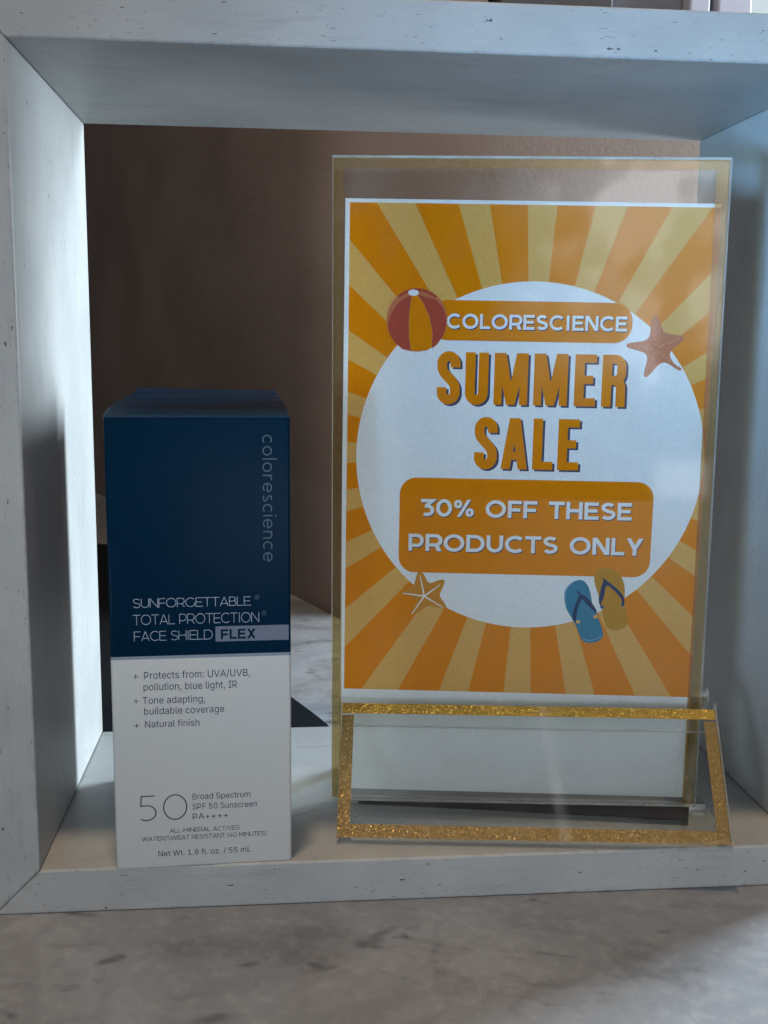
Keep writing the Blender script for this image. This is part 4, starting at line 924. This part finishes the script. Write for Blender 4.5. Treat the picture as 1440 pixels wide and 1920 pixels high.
# the window in that wall, just peeping over the top of the display frame
WDARK = flat_mat('dark_window_wood', (0.045, 0.042, 0.045), 0.5)
WLILAC = flat_mat('lilac_window_wood', (0.34, 0.34, 0.40), 0.5)
pm, pt, po = new_mat('daylit_pane')
em = N(pt, 'ShaderNodeEmission', i_Strength=0.85)
em.inputs[0].default_value = (0.78, 0.92, 1.0, 1)
pt.links.new(em.outputs[0], po.inputs[0])
wa, wb = left[-1], pts[-1]
wang = math.atan2(wb[1] - wa[1], wb[0] - wa[0])
window = empty('window', (wa[0], wa[1], WZ), wang)
tag(window, 'window with dark and pale uprights behind the display frame', 'window', kind='thing')
LW = math.hypot(wb[0] - wa[0], wb[1] - wa[1])


def wpart(name, x0, x1, z0, z1, y0, y1, mat):
    bm = bmesh.new()
    box(bm, x0, x1, y0, y1, z0, z1)
    bevel(bm, 1.0, 2)
    return link(name, bm_mesh(bm, name), mat, window)


k0 = 172 - wa[0]
wpart('jamb', k0, k0 + 60, 6.2, 400, 4, 60, WDARK)
wpart('sash', k0 + 60.2, k0 + 101, 6.2, 400, 10, 50, flat_mat('grey_window_wood', (0.11, 0.115, 0.135), 0.5))
wpart('stile', k0 + 101.2, k0 + 112.5, 6.2, 400, 2, 30, WLILAC)
wpart('stile', k0 + 117, k0 + 136, 6.2, 400, 2, 30, WLILAC)
wpart('sill', 0.2, LW, 0.2, 6, -4, 70, WLILAC)
wpart('pane', k0 + 101.4, LW, 6.2, 400, 40, 42, pm)

# a flat dark patch on the counter behind the frame
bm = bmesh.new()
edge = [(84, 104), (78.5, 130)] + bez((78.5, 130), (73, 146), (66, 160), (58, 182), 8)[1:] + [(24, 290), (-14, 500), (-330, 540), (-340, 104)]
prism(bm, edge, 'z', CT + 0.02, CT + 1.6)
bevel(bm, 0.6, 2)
tag(link('dark_patch', bm_mesh(bm, 'dark_patch'), flat_mat('black_matte', (0.013, 0.015, 0.019), 0.95, 0.02, 0.2, 1.2, 0.2)),
    'flat black patch on the marble counter behind the carton', 'mat', kind='thing')

# ================================================================== WHITE BOX FRAME
FW, FH, FD, TB, TT = 200.33, 200.0, 99.85, 11.65, 11.55
frame = empty('display_frame', (0, 0, 0))
tag(frame, 'worn white painted deep wooden box frame standing on the marble counter', 'display frame')


def frame_board(outer, inner, axis, mat):
    """one mitred board: outer and inner face end points in the x-z plane, extruded in y"""
    bm = bmesh.new()
    prism(bm, [outer[0], outer[1], inner[1], inner[0]], 'y', 0, FD)
    bmesh.ops.recalc_face_normals(bm, faces=bm.faces)
    bevel(bm, 0.55, 2)
    # a few subdivisions with a touch of hand-made unevenness along the arrises
    return link('frame_board', bm_mesh(bm, 'frame_board'), mat, frame)


O = [(-TB, -TB), (FW + TB, -TB), (FW + TB, FH + TT), (-TB, FH + TT)]
I = [(0, 0), (FW, 0), (FW, FH), (0, FH)]
e = 0.04
frame_board((O[0], O[1]), (I[0], I[1]), 'x', PAINT_X)
frame_board(((O[1][0], O[1][1] + e), (O[2][0], O[2][1] - e)), ((I[1][0], I[1][1] + e), (I[2][0], I[2][1] - e)), 'z', PAINT_Z)
frame_board((O[2], O[3]), (I[2], I[3]), 'x', PAINT_X)
frame_board(((O[3][0], O[3][1] - e), (O[0][0], O[0][1] + e)), ((I[3][0], I[3][1] - e), (I[0][0], I[0][1] + e)), 'z', PAINT_Z)

# ================================================================== SUNSCREEN CARTON
NAVY = flat_mat('navy_card', (0.0002, 0.014, 0.036), 0.28, 0.04, 0.10, 0.25)
NAVY_TOP = flat_mat('navy_card_lid', (0.001, 0.025, 0.060), 0.30, 0.25, 0.25, 0.8, 0.12)
CARD = flat_mat('white_card', (0.50, 0.505, 0.50), 0.5, 0.4, 0.03, 0.4)
LINE = flat_mat('grey_line', (0.20, 0.24, 0.31), 0.5)
SILVER = flat_mat('silver_ink', (0.30, 0.36, 0.45), 0.4, 0.5)
FOILTEXT = flat_mat('dull_foil', (0.045, 0.09, 0.13), 0.35, 0.5)
BAR = flat_mat('lilac_bar', (0.13, 0.155, 0.215), 0.45)
BLUEINK = flat_mat('blue_ink', (0.003, 0.022, 0.055), 0.5)
RAW = flat_mat('bare_card_edge', (0.10, 0.15, 0.20), 0.6)

BW, BD, BH = 44.38, 60.0, 114.6
carton = empty('sunscreen_carton', (19.17, -0.83, 0.02), 0.0432)
tag(carton, 'tall navy and white sunscreen carton standing on the frame floor', 'carton')


def ring_loft(bm, rings, mats, caps=True):
    prev = None
    for ri, r in enumerate(rings):
        vs = [bm.verts.new(p) for p in r]
        if prev:
            for i in range(len(vs)):
                j = (i + 1) % len(vs)
                f = bm.faces.new((prev[i], prev[j], vs[j], vs[i]))
                f.material_index = mats[ri - 1]
                f.smooth = True
        elif caps:
            f = bm.faces.new(vs[::-1]); f.material_index = mats[0]
        prev = vs
    if caps:
        f = bm.faces.new(prev); f.material_index = mats[-1]


bm = bmesh.new()
sec = rrect(0, BW, 0, BD, 0.75, 5)
def body_ring(z, inset=0.0):
    k = []
    for (x, y) in sec:
        cx, cy = BW / 2, BD / 2
        k.append((cx + (x - cx) * (1 - inset / cx), cy + (y - cy) * (1 - inset / cy), z))
    return k
ring_loft(bm, [body_ring(0, 0.15), body_ring(0.35), body_ring(54.95), body_ring(55.75), body_ring(BH - 0.3), body_ring(BH, 0.2)], [0, 0, 1, 2, 2])
bmesh.ops.scale(bm, vec=(S, S, S), verts=bm.verts)
me = bpy.data.meshes.new('carton_body')
bm.to_mesh(me); bm.free()
link('carton_body', me, [CARD, LINE, NAVY], carton)

# lid: a slightly raised tuck flap, with two flap layers peeping out behind
def slab(profile, u0, u1, taper, mat, name):
    """profile: (v, z) polygon swept across the carton, ends drawn in by taper at the back"""
    bm = bmesh.new()
    a, b = [], []
    vmin = min(p[0] for p in profile); vmax = max(p[0] for p in profile)
    for v, z in profile:
        t = (v - vmin) / (vmax - vmin) * taper
        a.append(bm.verts.new((u0 + t, v, z)))
        b.append(bm.verts.new((u1 - t, v, z)))
    n = len(profile)
    bm.faces.new(a); bm.faces.new(b[::-1])
    for i in range(n):
        j = (i + 1) % n
        bm.faces.new((a[i], b[i], b[j], a[j]))
    bevel(bm, 0.12, 1, 0.6)
    return link(name, bm_mesh(bm, name), mat, carton)


slab([(0.05, BH - 0.1), (0.05, BH + 0.15), (1.2, BH + 0.75), (12, BH + 1.9), (26, BH + 2.6), (26.5, BH + 2.2), (26.5, BH - 0.1)], 0.0, BW - 0.1, 0.35, NAVY_TOP, 'lid_flap')
slab([(26.6, BH - 0.1), (26.6, BH + 2.9), (40, BH + 3.6), (40, BH - 0.1)], 1.2, BW - 1.3, 0.1, NAVY_TOP, 'lid_flap').rotation_euler.y = 0.006
slab([(40.1, BH - 0.1), (40.1, BH + 4.2), (52, BH + 4.9), (52, BH - 0.1)], 2.2, BW - 2.6, 0.3, NAVY_TOP, 'lid_flap').rotation_euler.y = 0.012
bm = bmesh.new()   # bare card showing where the flap is cut
box(bm, 1.3, BW - 1.5, 26.45, 26.58, BH + 2.45, BH + 2.58)
link('card_edge', bm_mesh(bm, 'card_edge'), RAW, carton)

# printing on the front
lay = [
    ([rrect(25.7, BW - 0.55, 59.0, 62.9, 0.02, 1)], 1),
    (text_caps('SUNFORGETTABLE', 5.8, 34.5, 68.05, 2.3, .068), 0),
    (text_caps('TOTAL PROTECTION', 5.7, 36.5, 63.75, 2.55, .062), 0),
    (text_caps('FACE SHIELD', 5.85, 25.0, 59.65, 2.45, .064), 0),
    (text_caps('FLEX', 27.0, 35.6, 59.6, 2.5, .20), 3),
]
for cx, cy in ((36.0, 70.1), (37.75, 66.0)):
    lay.append((stroke(ellipse(cx, cy, .55, .55, 20), .10, True), 2))
    lay.append((xf(cap_glyph('R', .16)[0], .52, .52, cx - .2, cy - .26), 2))
cs = text_lower('colorescience', 31.4, 2.32, .125)
cs = [[(37.6 + y, 110.5 - x) for x, y in p] for p in cs]
lay.append((cs, 2))
artwork([('front_print', lay, [SILVER, BAR, FOILTEXT, NAVY])], carton, -0.03)

plus = []
for cx, cy in ((6.0, 50.6), (5.95, 44.3), (5.95, 37.9)):
    plus += stroke([(cx - .62, cy), (cx + .62, cy)], .17) + stroke([(cx, cy - .62), (cx, cy + .62)], .17)
big50 = xf(cap_glyph('5', .043)[0], 7.0, 6.75, 5.7, 12.65) + xf(cap_glyph('Q0', .043)[0], 6.85, 6.85, 11.95, 12.6)
lay = [
    (plus, 0), (big50, 0),
    (text_grotesk('Protects from: UVA/UVB,', 8.05, 34.1, 49.9, 1.85), 0),
    (text_grotesk('pollution, blue light, IR', 7.85, 30.8, 46.95, 1.85), 0),
    (text_grotesk('Tone adapting,', 7.55, 22.9, 43.5, 1.80), 0),
    (text_grotesk('buildable coverage', 7.85, 27.6, 40.7, 1.80), 0),
    (text_grotesk('Natural finish', 8.0, 21.4, 37.35, 1.75), 0),
    (text_grotesk('Broad Spectrum', 19.35, 33.9, 17.85, 1.55), 0),
    (text_grotesk('SPF 50 Sunscreen', 19.3, 35.6, 15.15, 1.55), 0),
    (text_grotesk('PA++++', 19.3, 28.2, 12.5, 1.55), 0),
    (text_caps('ALL-MINERAL ACTIVES', 13.45, 31.1, 9.15, 1.15, .115), 0),
    (text_caps('WATER/SWEAT RESISTANT (40 MINUTES)', 6.5, 37.9, 7.2, 1.20, .115), 0),
    (text_grotesk('Net Wt. 1.8 fl. oz. / 55 mL', 10.5, 33.9, 2.95, 1.45), 0),
]
artwork([('front_print', lay, [BLUEINK])], carton, -0.03)

# ================================================================== ACRYLIC SIGN HOLDER
HX, HY, HA = 75.23, 33.98, -0.1204
holder = empty('sign_holder', (HX, HY, 0.02), HA)
tag(holder, 'clear acrylic sign holder with gold glitter borders and a slanted foot', 'sign holder')
HW, H0, H1 = 105.08, 1.75, 181.85


def acrylic_slab(name, poly_yz, u0, u1, big, bevel_w=0.25):
    """(v, z) polygon swept in u; faces listed in `big` directions get clear acrylic, the rest the edge material"""
    bm = bmesh.new()
    a = [bm.verts.new((u0, p[0], p[1])) for p in poly_yz]
    b = [bm.verts.new((u1, p[0], p[1])) for p in poly_yz]
    n = len(poly_yz)
    f = bm.faces.new(a[::-1]); f.material_index = 1
    f = bm.faces.new(b); f.material_index = 1
    for i in range(n):
        j = (i + 1) % n
        f = bm.faces.new((a[i], a[j], b[j], b[i]))
        l = math.hypot(poly_yz[j][0] - poly_yz[i][0], poly_yz[j][1] - poly_yz[i][1])
        f.material_index = 0 if l > big else 1
        f.smooth = False
    return link(name, bm_mesh(bm, name), [ACRYLIC, EDGE], holder)


acrylic_slab('front_panel', [(0, H0), (1.5, H0), (1.5, H1 - .5), (1.2, H1), (0.3, H1), (0, H1 - .5)], 0, HW, 5)
acrylic_slab('back_panel', [(2.3, H0), (3.8, H0), (3.8, H1 - .5), (3.5, H1), (2.6, H1), (2.3, H1 - .5)], 0, HW, 5)


def strip(name, rects, v0, v1, mat, parent):
    bm = bmesh.new()
    for x0, x1, z0, z1 in rects:
        box(bm, x0, x1, v0, v1, z0, z1)
    return link(name, bm_mesh(bm, name), mat, parent)


strip('gold_border', [(0.15, 2.75, H0 + .2, H1 - 3.0), (0.15, HW - .15, H1 - 2.95, H1 - .5), (HW - 3.5, HW - .15, H0 + .2, H1 - 3.0)], 1.53, 1.60, GOLD_SHEET, holder)

# the foot: front and rear slanted sheets bent up from one base sheet
m_ = HW / 2 + 3.26
F0, F1 = m_ - 52.54, m_ + 52.54
TH = 1.7


def sheet_path(path, th):
    """offset a (v, z) path into a closed section of the given thickness"""
    q = stroke(path, th)
    L = [s[0] for s in q] + [q[-1][3]]
    R_ = [s[1] for s in q] + [q[-1][2]]
    return R_ + L[::-1]


FZ = 33.6
# centre line of the front half: base sheet -> bend at the front -> up the slope to the ridge -> short lip down beside the panel
slope = Vector((-2.0 - (-25.6), FZ - 0.85 - 1.2)).normalized()
front_path = [(2.0, .85), (-23.2, .85), (-24.6, 1.0), (-25.3, 1.6), (-25.2, 2.6), (-2.9, FZ - 1.7), (-2.2, FZ - .95), (-1.45, FZ - 1.3), (-1.0, FZ - 2.6), (-1.0, FZ - 9)]
rear_path = [(2.05, .85), (27.2, .85), (28.6, 1.0), (29.3, 1.6), (29.2, 2.6), (6.9, FZ + .3), (6.2, FZ + 1.05), (5.45, FZ + .7), (5.0, FZ - .6), (5.0, FZ - 7)]


def foot_sheet(name, path):
    bm = bmesh.new()
    secp = sheet_path(path, TH)
    a = [bm.verts.new((F0, p[0], p[1])) for p in secp]
    b = [bm.verts.new((F1, p[0], p[1])) for p in secp]
    n = len(secp)
    h = n // 2
    for i in range(h - 1):     # end faces as quads along the bent sheet
        for vs in (a, b):
            f = bm.faces.new((vs[i], vs[i + 1], vs[n - 2 - i], vs[n - 1 - i]))
            f.material_index = 1
    for i in range(n):
        j = (i + 1) % n
        f = bm.faces.new((a[i], a[j], b[j], b[i]))
        f.material_index = 1 if i in (h - 1, n - 1) else 0
    o = link(name, bm_mesh(bm, name), [ACRYLIC, EDGE], holder)
    return o


foot = foot_sheet('foot', front_path)
foot_sheet('foot', rear_path)


def slanted_border(p0, p1, off, rects, mat, parent, name='gold_border'):
    """thin strips lying on a slanted sheet: rects are (u0, u1, s0, s1) with s along the slope from p0 to p1"""
    bm = bmesh.new()
    d = Vector((p1[0] - p0[0], p1[1] - p0[1]))
    L = d.length
    d.normalize()
    nrm = Vector((-d.y, d.x))
    for u0, u1, s0, s1 in rects:
        vs = []
        for t in (0, 0.05):
            for u, s in ((u0, s0), (u1, s0), (u1, s1), (u0, s1)):
                p = Vector(p0) + d * s + nrm * (off + t)
                vs.append(bm.verts.new((u, p.x, p.y)))
        bm.faces.new(vs[:4][::-1]); bm.faces.new(vs[4:])
        for i in range(4):
            j = (i + 1) % 4
            bm.faces.new((vs[i], vs[j], vs[4 + j], vs[4 + i]))
    return link(name, bm_mesh(bm, name), mat, parent), L


pa, pb = (-25.2, 2.6), (-2.65, FZ - 1.35)
LL = math.hypot(pb[0] - pa[0], pb[1] - pa[1])
BWD = 3.5
slanted_border(pa, pb, -TH / 2 - 0.09, [(F0 + .1, F0 + BWD, BWD + .02, LL - BWD - .02), (F1 - BWD, F1 - .1, BWD + .02, LL - BWD - .02),
                                     (F0 + .1, F1 - .1, 0, BWD)], GOLD_FOOT, holder)
slanted_border(pa, pb, -TH / 2 - 0.09, [(F0 + .1, F1 - .1, LL - BWD * .85, LL)], GOLD_RIDGE, holder)
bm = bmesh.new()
prism(bm, [(8, -0.9), (HW - 2, -0.6), (HW - 4.5, -9.0), (8, -2.4)], 'z', 1.72, 1.95)  # added dark strip standing in for the shadow band inside the foot
link('shade_band', bm_mesh(bm, 'shade_band'), flat_mat('shade_band_dark', (0.035, 0.032, 0.036), 0.7, 0.2, 0.2, 0.6), holder)
pa, pb = (29.2, 2.6), (6.9, FZ + .3)
slanted_border(pa, pb, TH / 2 + 0.04, [(F0 + .1, F0 + BWD, BWD + .02, LL - BWD - .02), (F1 - BWD, F1 - .1, BWD + .02, LL - BWD - .02),
                                     (F0 + .1, F1 - .1, 0, BWD), (F0 + .1, F1 - .1, LL - BWD, LL)], GOLD_SHEET, holder)

# ================================================================== POSTER (a printed sheet standing inside the holder)
poster = empty('poster', (HX, HY, 0.02), HA)
tag(poster, 'orange sunburst summer sale sheet inside the acrylic holder', 'poster')
PAPER = flat_mat('white_paper', (0.80, 0.80, 0.80), 0.7, 0.2, 0.02, 0.8)
ORANGE = ink_mat('orange_ink', (0.72, 0.235, 0.001))
PALE = ink_mat('pale_gold_ink', (0.70, 0.41, 0.12))
PWHITE = ink_mat('paper_white', (0.80, 0.84, 0.88))
SLATE = ink_mat('slate_shadow_ink', (0.06, 0.07, 0.13))
RED = ink_mat('red_ink', (0.42, 0.075, 0.045))
CORAL = ink_mat('coral_ink', (0.52, 0.175, 0.085))
CORAL_LT = ink_mat('pale_coral_ink', (0.66, 0.36, 0.22))
BLUE = ink_mat('blue_sole_ink', (0.025, 0.21, 0.36))
BLUE_LT = ink_mat('pale_blue_ink', (0.25, 0.45, 0.60))
NAVYI = ink_mat('navy_strap_ink', (0.008, 0.035, 0.12))
GOLDI = ink_mat('gold_sole_ink', (0.50, 0.245, 0.015))
GOLDL = ink_mat('gold_line_ink', (0.58, 0.33, 0.06))
STARO = ink_mat('orange_star_ink', (0.60, 0.26, 0.03))

PR = math.radians(-0.45)
PC = (52.5, 95.0)


def turn(polys):
    return rot_polys(polys, PR, *PC)


# sheet
ART = []
sheet = turn([[(2.75, 4.2), (102.8, 4.2), (102.8, 170.6), (2.75, 170.6)]])
ART.append(('paper_sheet', [(sheet, 0)], [PWHITE]))

# sunburst, clipped to the printed rectangle
cx, cy = 54.5, 101.6
x0, x1, y0, y1 = 4.0, 102.75, 34.3, 169.6
def clip(poly, x0, x1, y0, y1):
    def cut(P, f):
        o = []
        for i in range(len(P)):
            a, b = P[i], P[(i + 1) % len(P)]
            fa, fb = f(a), f(b)
            if fa >= 0:
                o.append(a)
            if (fa >= 0) != (fb >= 0):
                t = fa / (fa - fb)
                o.append((a[0] + (b[0] - a[0]) * t, a[1] + (b[1] - a[1]) * t))
        return o
    for f in (lambda p: p[0] - x0, lambda p: x1 - p[0], lambda p: p[1] - y0, lambda p: y1 - p[1]):
        if poly:
            poly = cut(poly, f)
    return poly


rays = []
for k in range(24):
    a = math.radians(89.2 + 15 * k)
    hw = math.radians(3.3)
    p = clip([(cx, cy), (cx + 200 * math.cos(a - hw), cy + 200 * math.sin(a - hw)), (cx + 200 * math.cos(a + hw), cy + 200 * math.sin(a + hw))], x0, x1, y0, y1)
    if len(p) > 2:
        rays.append(p)
disc = ellipse(54.5, 101.6, 47.9, 48.0, 140)
ART.append(('sunburst_print', [(turn([[(x0, y0), (x1, y0), (x1, y1), (x0, y1)]]), 0), (turn(rays), 1), (turn([disc]), 2)], [ORANGE, PALE, PWHITE]))


def lettering(name, polys, sh, mats, y):
    ART.append((name, [(turn(xf(polys, 1, 1, sh[0], sh[1])), 0), (turn(polys), 1)], mats))


# name band and its lettering
ART.append(('title_band', [(turn([rrect(26.0, 80.9, 133.5, 144.3, 4.9, 12)]), 0)], [ORANGE]))
lettering('band_lettering', text_caps('COLORESCIENCE', 30.7, 79.5, 136.7, 4.0, .19), (.22, -.28), [SLATE, PWHITE], 1.80)
# the offer panel
ART.append(('offer_panel', [(turn([rrect(18.9, 89.25, 68.8, 95.7, 4.6, 12)]), 0)], [ORANGE]))
lettering('offer_lettering', text_caps('30% OFF THESE', 24.6, 83.5, 84.9, 4.85, .195, word=.42), (.22, -.28), [SLATE, PWHITE], 1.80)
lettering('offer_lettering', text_caps('PRODUCTS ONLY', 21.6, 87.1, 75.0, 4.85, .195, word=.42), (.22, -.28), [SLATE, PWHITE], 1.80)
# headline
t1 = title([('S', 28.5), ('U', 36.2), ('M', 44.05), ('M', 54.9), ('E', 66.0), ('R', 73.45)], 116.3)
t2 = title([('S', 39.25), ('A', 46.6), ('L', 55.3), ('E', 62.2)], 98.6)
lettering('headline_lettering', t1, (.62, -.50), [SLATE, ORANGE], 1.82)
lettering('headline_lettering', t2, (.62, -.50), [SLATE, ORANGE], 1.82)

# beach ball
bc = (22.6, 138.8)
mid = [(21.1, 145.3), (22.3, 145.6), (24.3, 143.2), (25.9, 139.7), (26.9, 135.6), (26.7, 131.4), (25.4, 130.6), (21.3, 130.5), (20.6, 134.4), (20.5, 141.0)]
redl = [(20.0, 145.1), (20.9, 145.4), (20.5, 141.0), (20.3, 137.7), (20.4, 134.0), (21.1, 130.4), (18.9, 130.9), (16.7, 132.6), (15.2, 134.9), (14.7, 137.3), (15.6, 140.6), (17.6, 143.5)]
redr = [(22.8, 145.6), (24.9, 145.0), (27.4, 144.4), (29.4, 142.6), (30.5, 139.9), (30.5, 136.9), (29.7, 134.5), (28.3, 132.4), (26.9, 131.2), (27.0, 135.6), (26.1, 139.7), (24.4, 143.2)]
ART.append(('beach_ball_drawing', [(turn([ellipse(*bc, 8.25, 8.5, 48)]), 0), (turn([redl, redr]), 1), (turn([mid]), 2),
                               (turn([arc(*bc, 8.25, 8.5, 50, 130, 16) + arc(*bc, 7.6, 7.6, 130, 50, 16)]), 1),
                               (turn([ellipse(21.5, 146.1, 1.45, .85, 20)]), 3)], [CORAL, RED, ORANGE, PWHITE]))

# coral starfish
st1 = [(79.4, 133.2), (80.3, 133.7), (84.3, 134.2), (85.8, 135.4), (85.8, 138.0), (86.0, 140.4), (86.9, 141.2), (87.8, 140.6), (88.8, 138.2), (89.7, 136.3), (94.5, 135.9), (95.3, 135.3), (94.8, 134.5), (90.9, 131.3), (92.5, 128.4), (95.2, 126.9), (94.2, 126.3), (91.7, 128.0), (89.9, 128.8), (88.2, 127.7), (86.3, 125.1), (85.2, 124.4), (84.5, 125.2), (85.5, 129.1), (85.1, 130.9), (82.8, 131.7), (80.0, 132.3)]
def rounded(poly, k=2):
    for _ in range(k):
        o = []
        for i in range(len(poly)):
            a, b = poly[i], poly[(i + 1) % len(poly)]
            o += [(a[0] * .75 + b[0] * .25, a[1] * .75 + b[1] * .25), (a[0] * .25 + b[0] * .75, a[1] * .25 + b[1] * .75)]
        poly = o
    return poly
dots = []
for (ax_, ay_), n in (((80.8, 133.0), 6), ((85.4, 126.0), 6), ((93.6, 127.6), 6), ((93.5, 135.1), 6), ((86.8, 139.8), 6)):
    for i in range(n):
        t = i / n
        dots.append(ellipse(ax_ + (87.6 - ax_) * t + random.uniform(-.15, .15), ay_ + (132.2 - ay_) * t + random.uniform(-.15, .15), .22, .22, 8))
ART.append(('starfish_drawing', [(turn([rounded(st1)]), 0), (turn(dots), 1)], [CORAL, CORAL_LT]))

# orange starfish with white lines
st2 = [(25.0, 69.2), (26.2, 68.4), (27.5, 65.4), (30.2, 66.7), (31.8, 67.0), (32.1, 66.4), (31.6, 64.6), (30.5, 62.2), (32.1, 60.3), (32.9, 58.8), (32.6, 58.3), (31.6, 58.5), (27.6, 59.5), (25.2, 57.4), (23.2, 56.3), (22.7, 56.7), (23.4, 58.2), (24.6, 61.0), (22.4, 62.0), (20.0, 62.4), (20.0, 62.9), (20.4, 63.2), (21.9, 64.5), (23.5, 65.1), (23.9, 67.5), (24.5, 69.0)]
lines = []
for tx, ty in ((25.1, 67.9), (30.8, 65.4), (31.8, 58.8), (23.0, 56.8), (20.3, 62.7)):
    d = Vector((tx - 26.4, ty - 62.0)).normalized()
    n_ = Vector((-d.y, d.x))
    lines.append([(26.4 + n_.x * .22, 62 + n_.y * .22), (26.4 - n_.x * .22, 62 - n_.y * .22), (tx - n_.x * .1, ty - n_.y * .1), (tx + n_.x * .1, ty + n_.y * .1)])
ART.append(('starfish_drawing', [(turn([rounded(st2)]), 0), (turn(lines), 1)], [STARO, PWHITE]))

# flip-flops
fg = [(73.8, 68.1), (74.2, 70.2), (75.6, 71.1), (77.0, 71.3), (79.3, 71.0), (81.2, 69.4), (82.3, 67.3), (82.7, 65.2), (82.7, 63.3), (82.8, 60.8), (83.6, 58.2), (84.1, 56.1), (83.5, 54.4), (81.9, 53.5), (80.0, 53.3), (78.4, 53.8), (77.2, 56.0), (76.6, 59.2), (75.5, 63.2), (74.6, 65.3)]
fgs = [(76.1, 68.3), (76.7, 68.4), (77.2, 67.8), (78.6, 66.9), (80.6, 65.4), (82.3, 63.5), (82.8, 62.0), (82.7, 61.0), (82.3, 60.4), (81.8, 60.7), (82.1, 61.6), (81.7, 62.7), (80.0, 64.6), (77.8, 66.4), (77.2, 65.8), (77.0, 63.2), (76.4, 61.5), (76.1, 60.9), (77.1, 59.8), (76.9, 59.5), (76.0, 60.2), (75.4, 61.9), (75.7, 64.1), (76.2, 66.6), (76.7, 67.6)]
fgl = stroke(arc(79.9, 57.2, 3.6, 3.3, 215, 330, 14), .18) + stroke(arc(77.8, 68.0, 3.4, 3.0, 40, 130, 12), .15)
plugs = [ellipse(76.6, 59.9, .7, .35, 12), ellipse(82.3, 60.7, .5, .35, 12)]
ART.append(('flip_flop_drawing', [(turn([rounded(fg)]), 0), (turn(fgl), 1), (turn(plugs), 3), (turn([rounded(fgs, 1)]), 2)], [GOLDI, GOLDL, NAVYI, BLUE]))
fb = [(65.7, 62.6), (65.9, 64.8), (67.3, 66.7), (69.3, 67.7), (70.8, 67.7), (72.0, 66.6), (72.9, 64.9), (73.5, 62.3), (73.9, 60.3), (75.2, 58.1), (75.9, 56.2), (76.9, 53.8), (77.3, 52.1), (76.8, 50.6), (75.2, 49.7), (72.7, 49.4), (71.4, 50.1), (70.5, 51.8), (69.8, 53.7), (68.9, 55.4), (67.6, 57.5), (66.3, 59.6)]
fbs = [(69.1, 64.4), (69.6, 64.6), (70.5, 63.5), (71.8, 63.1), (73.5, 61.3), (74.8, 59.6), (75.3, 58.1), (74.4, 58.7), (72.7, 60.2), (71.0, 62.1), (70.7, 62.3), (69.8, 59.7), (69.5, 57.6), (69.4, 55.2), (68.9, 55.5), (68.2, 56.9), (68.8, 60.1), (69.7, 62.7), (70.0, 63.3), (69.6, 63.9)]
fbl = stroke(bez((71.6, 50.7), (72.8, 49.9), (75.4, 50.2), (76.6, 51.6), 10), .20) + stroke(bez((66.5, 60.0), (65.6, 62.5), (66.0, 65.6), (68.0, 66.7), 10), .16)
gplug = [ellipse(70.0, 55.6, .65, .5, 12), ellipse(74.9, 57.2, .75, .55, 12)]
ART.append(('flip_flop_drawing', [(turn([rounded(fb)]), 0), (turn(fbl), 1), (turn(gplug), 2), (turn([rounded(fbs, 1)]), 3)], [BLUE, BLUE_LT, PALE, NAVYI]))

artwork(ART, poster, 1.9)
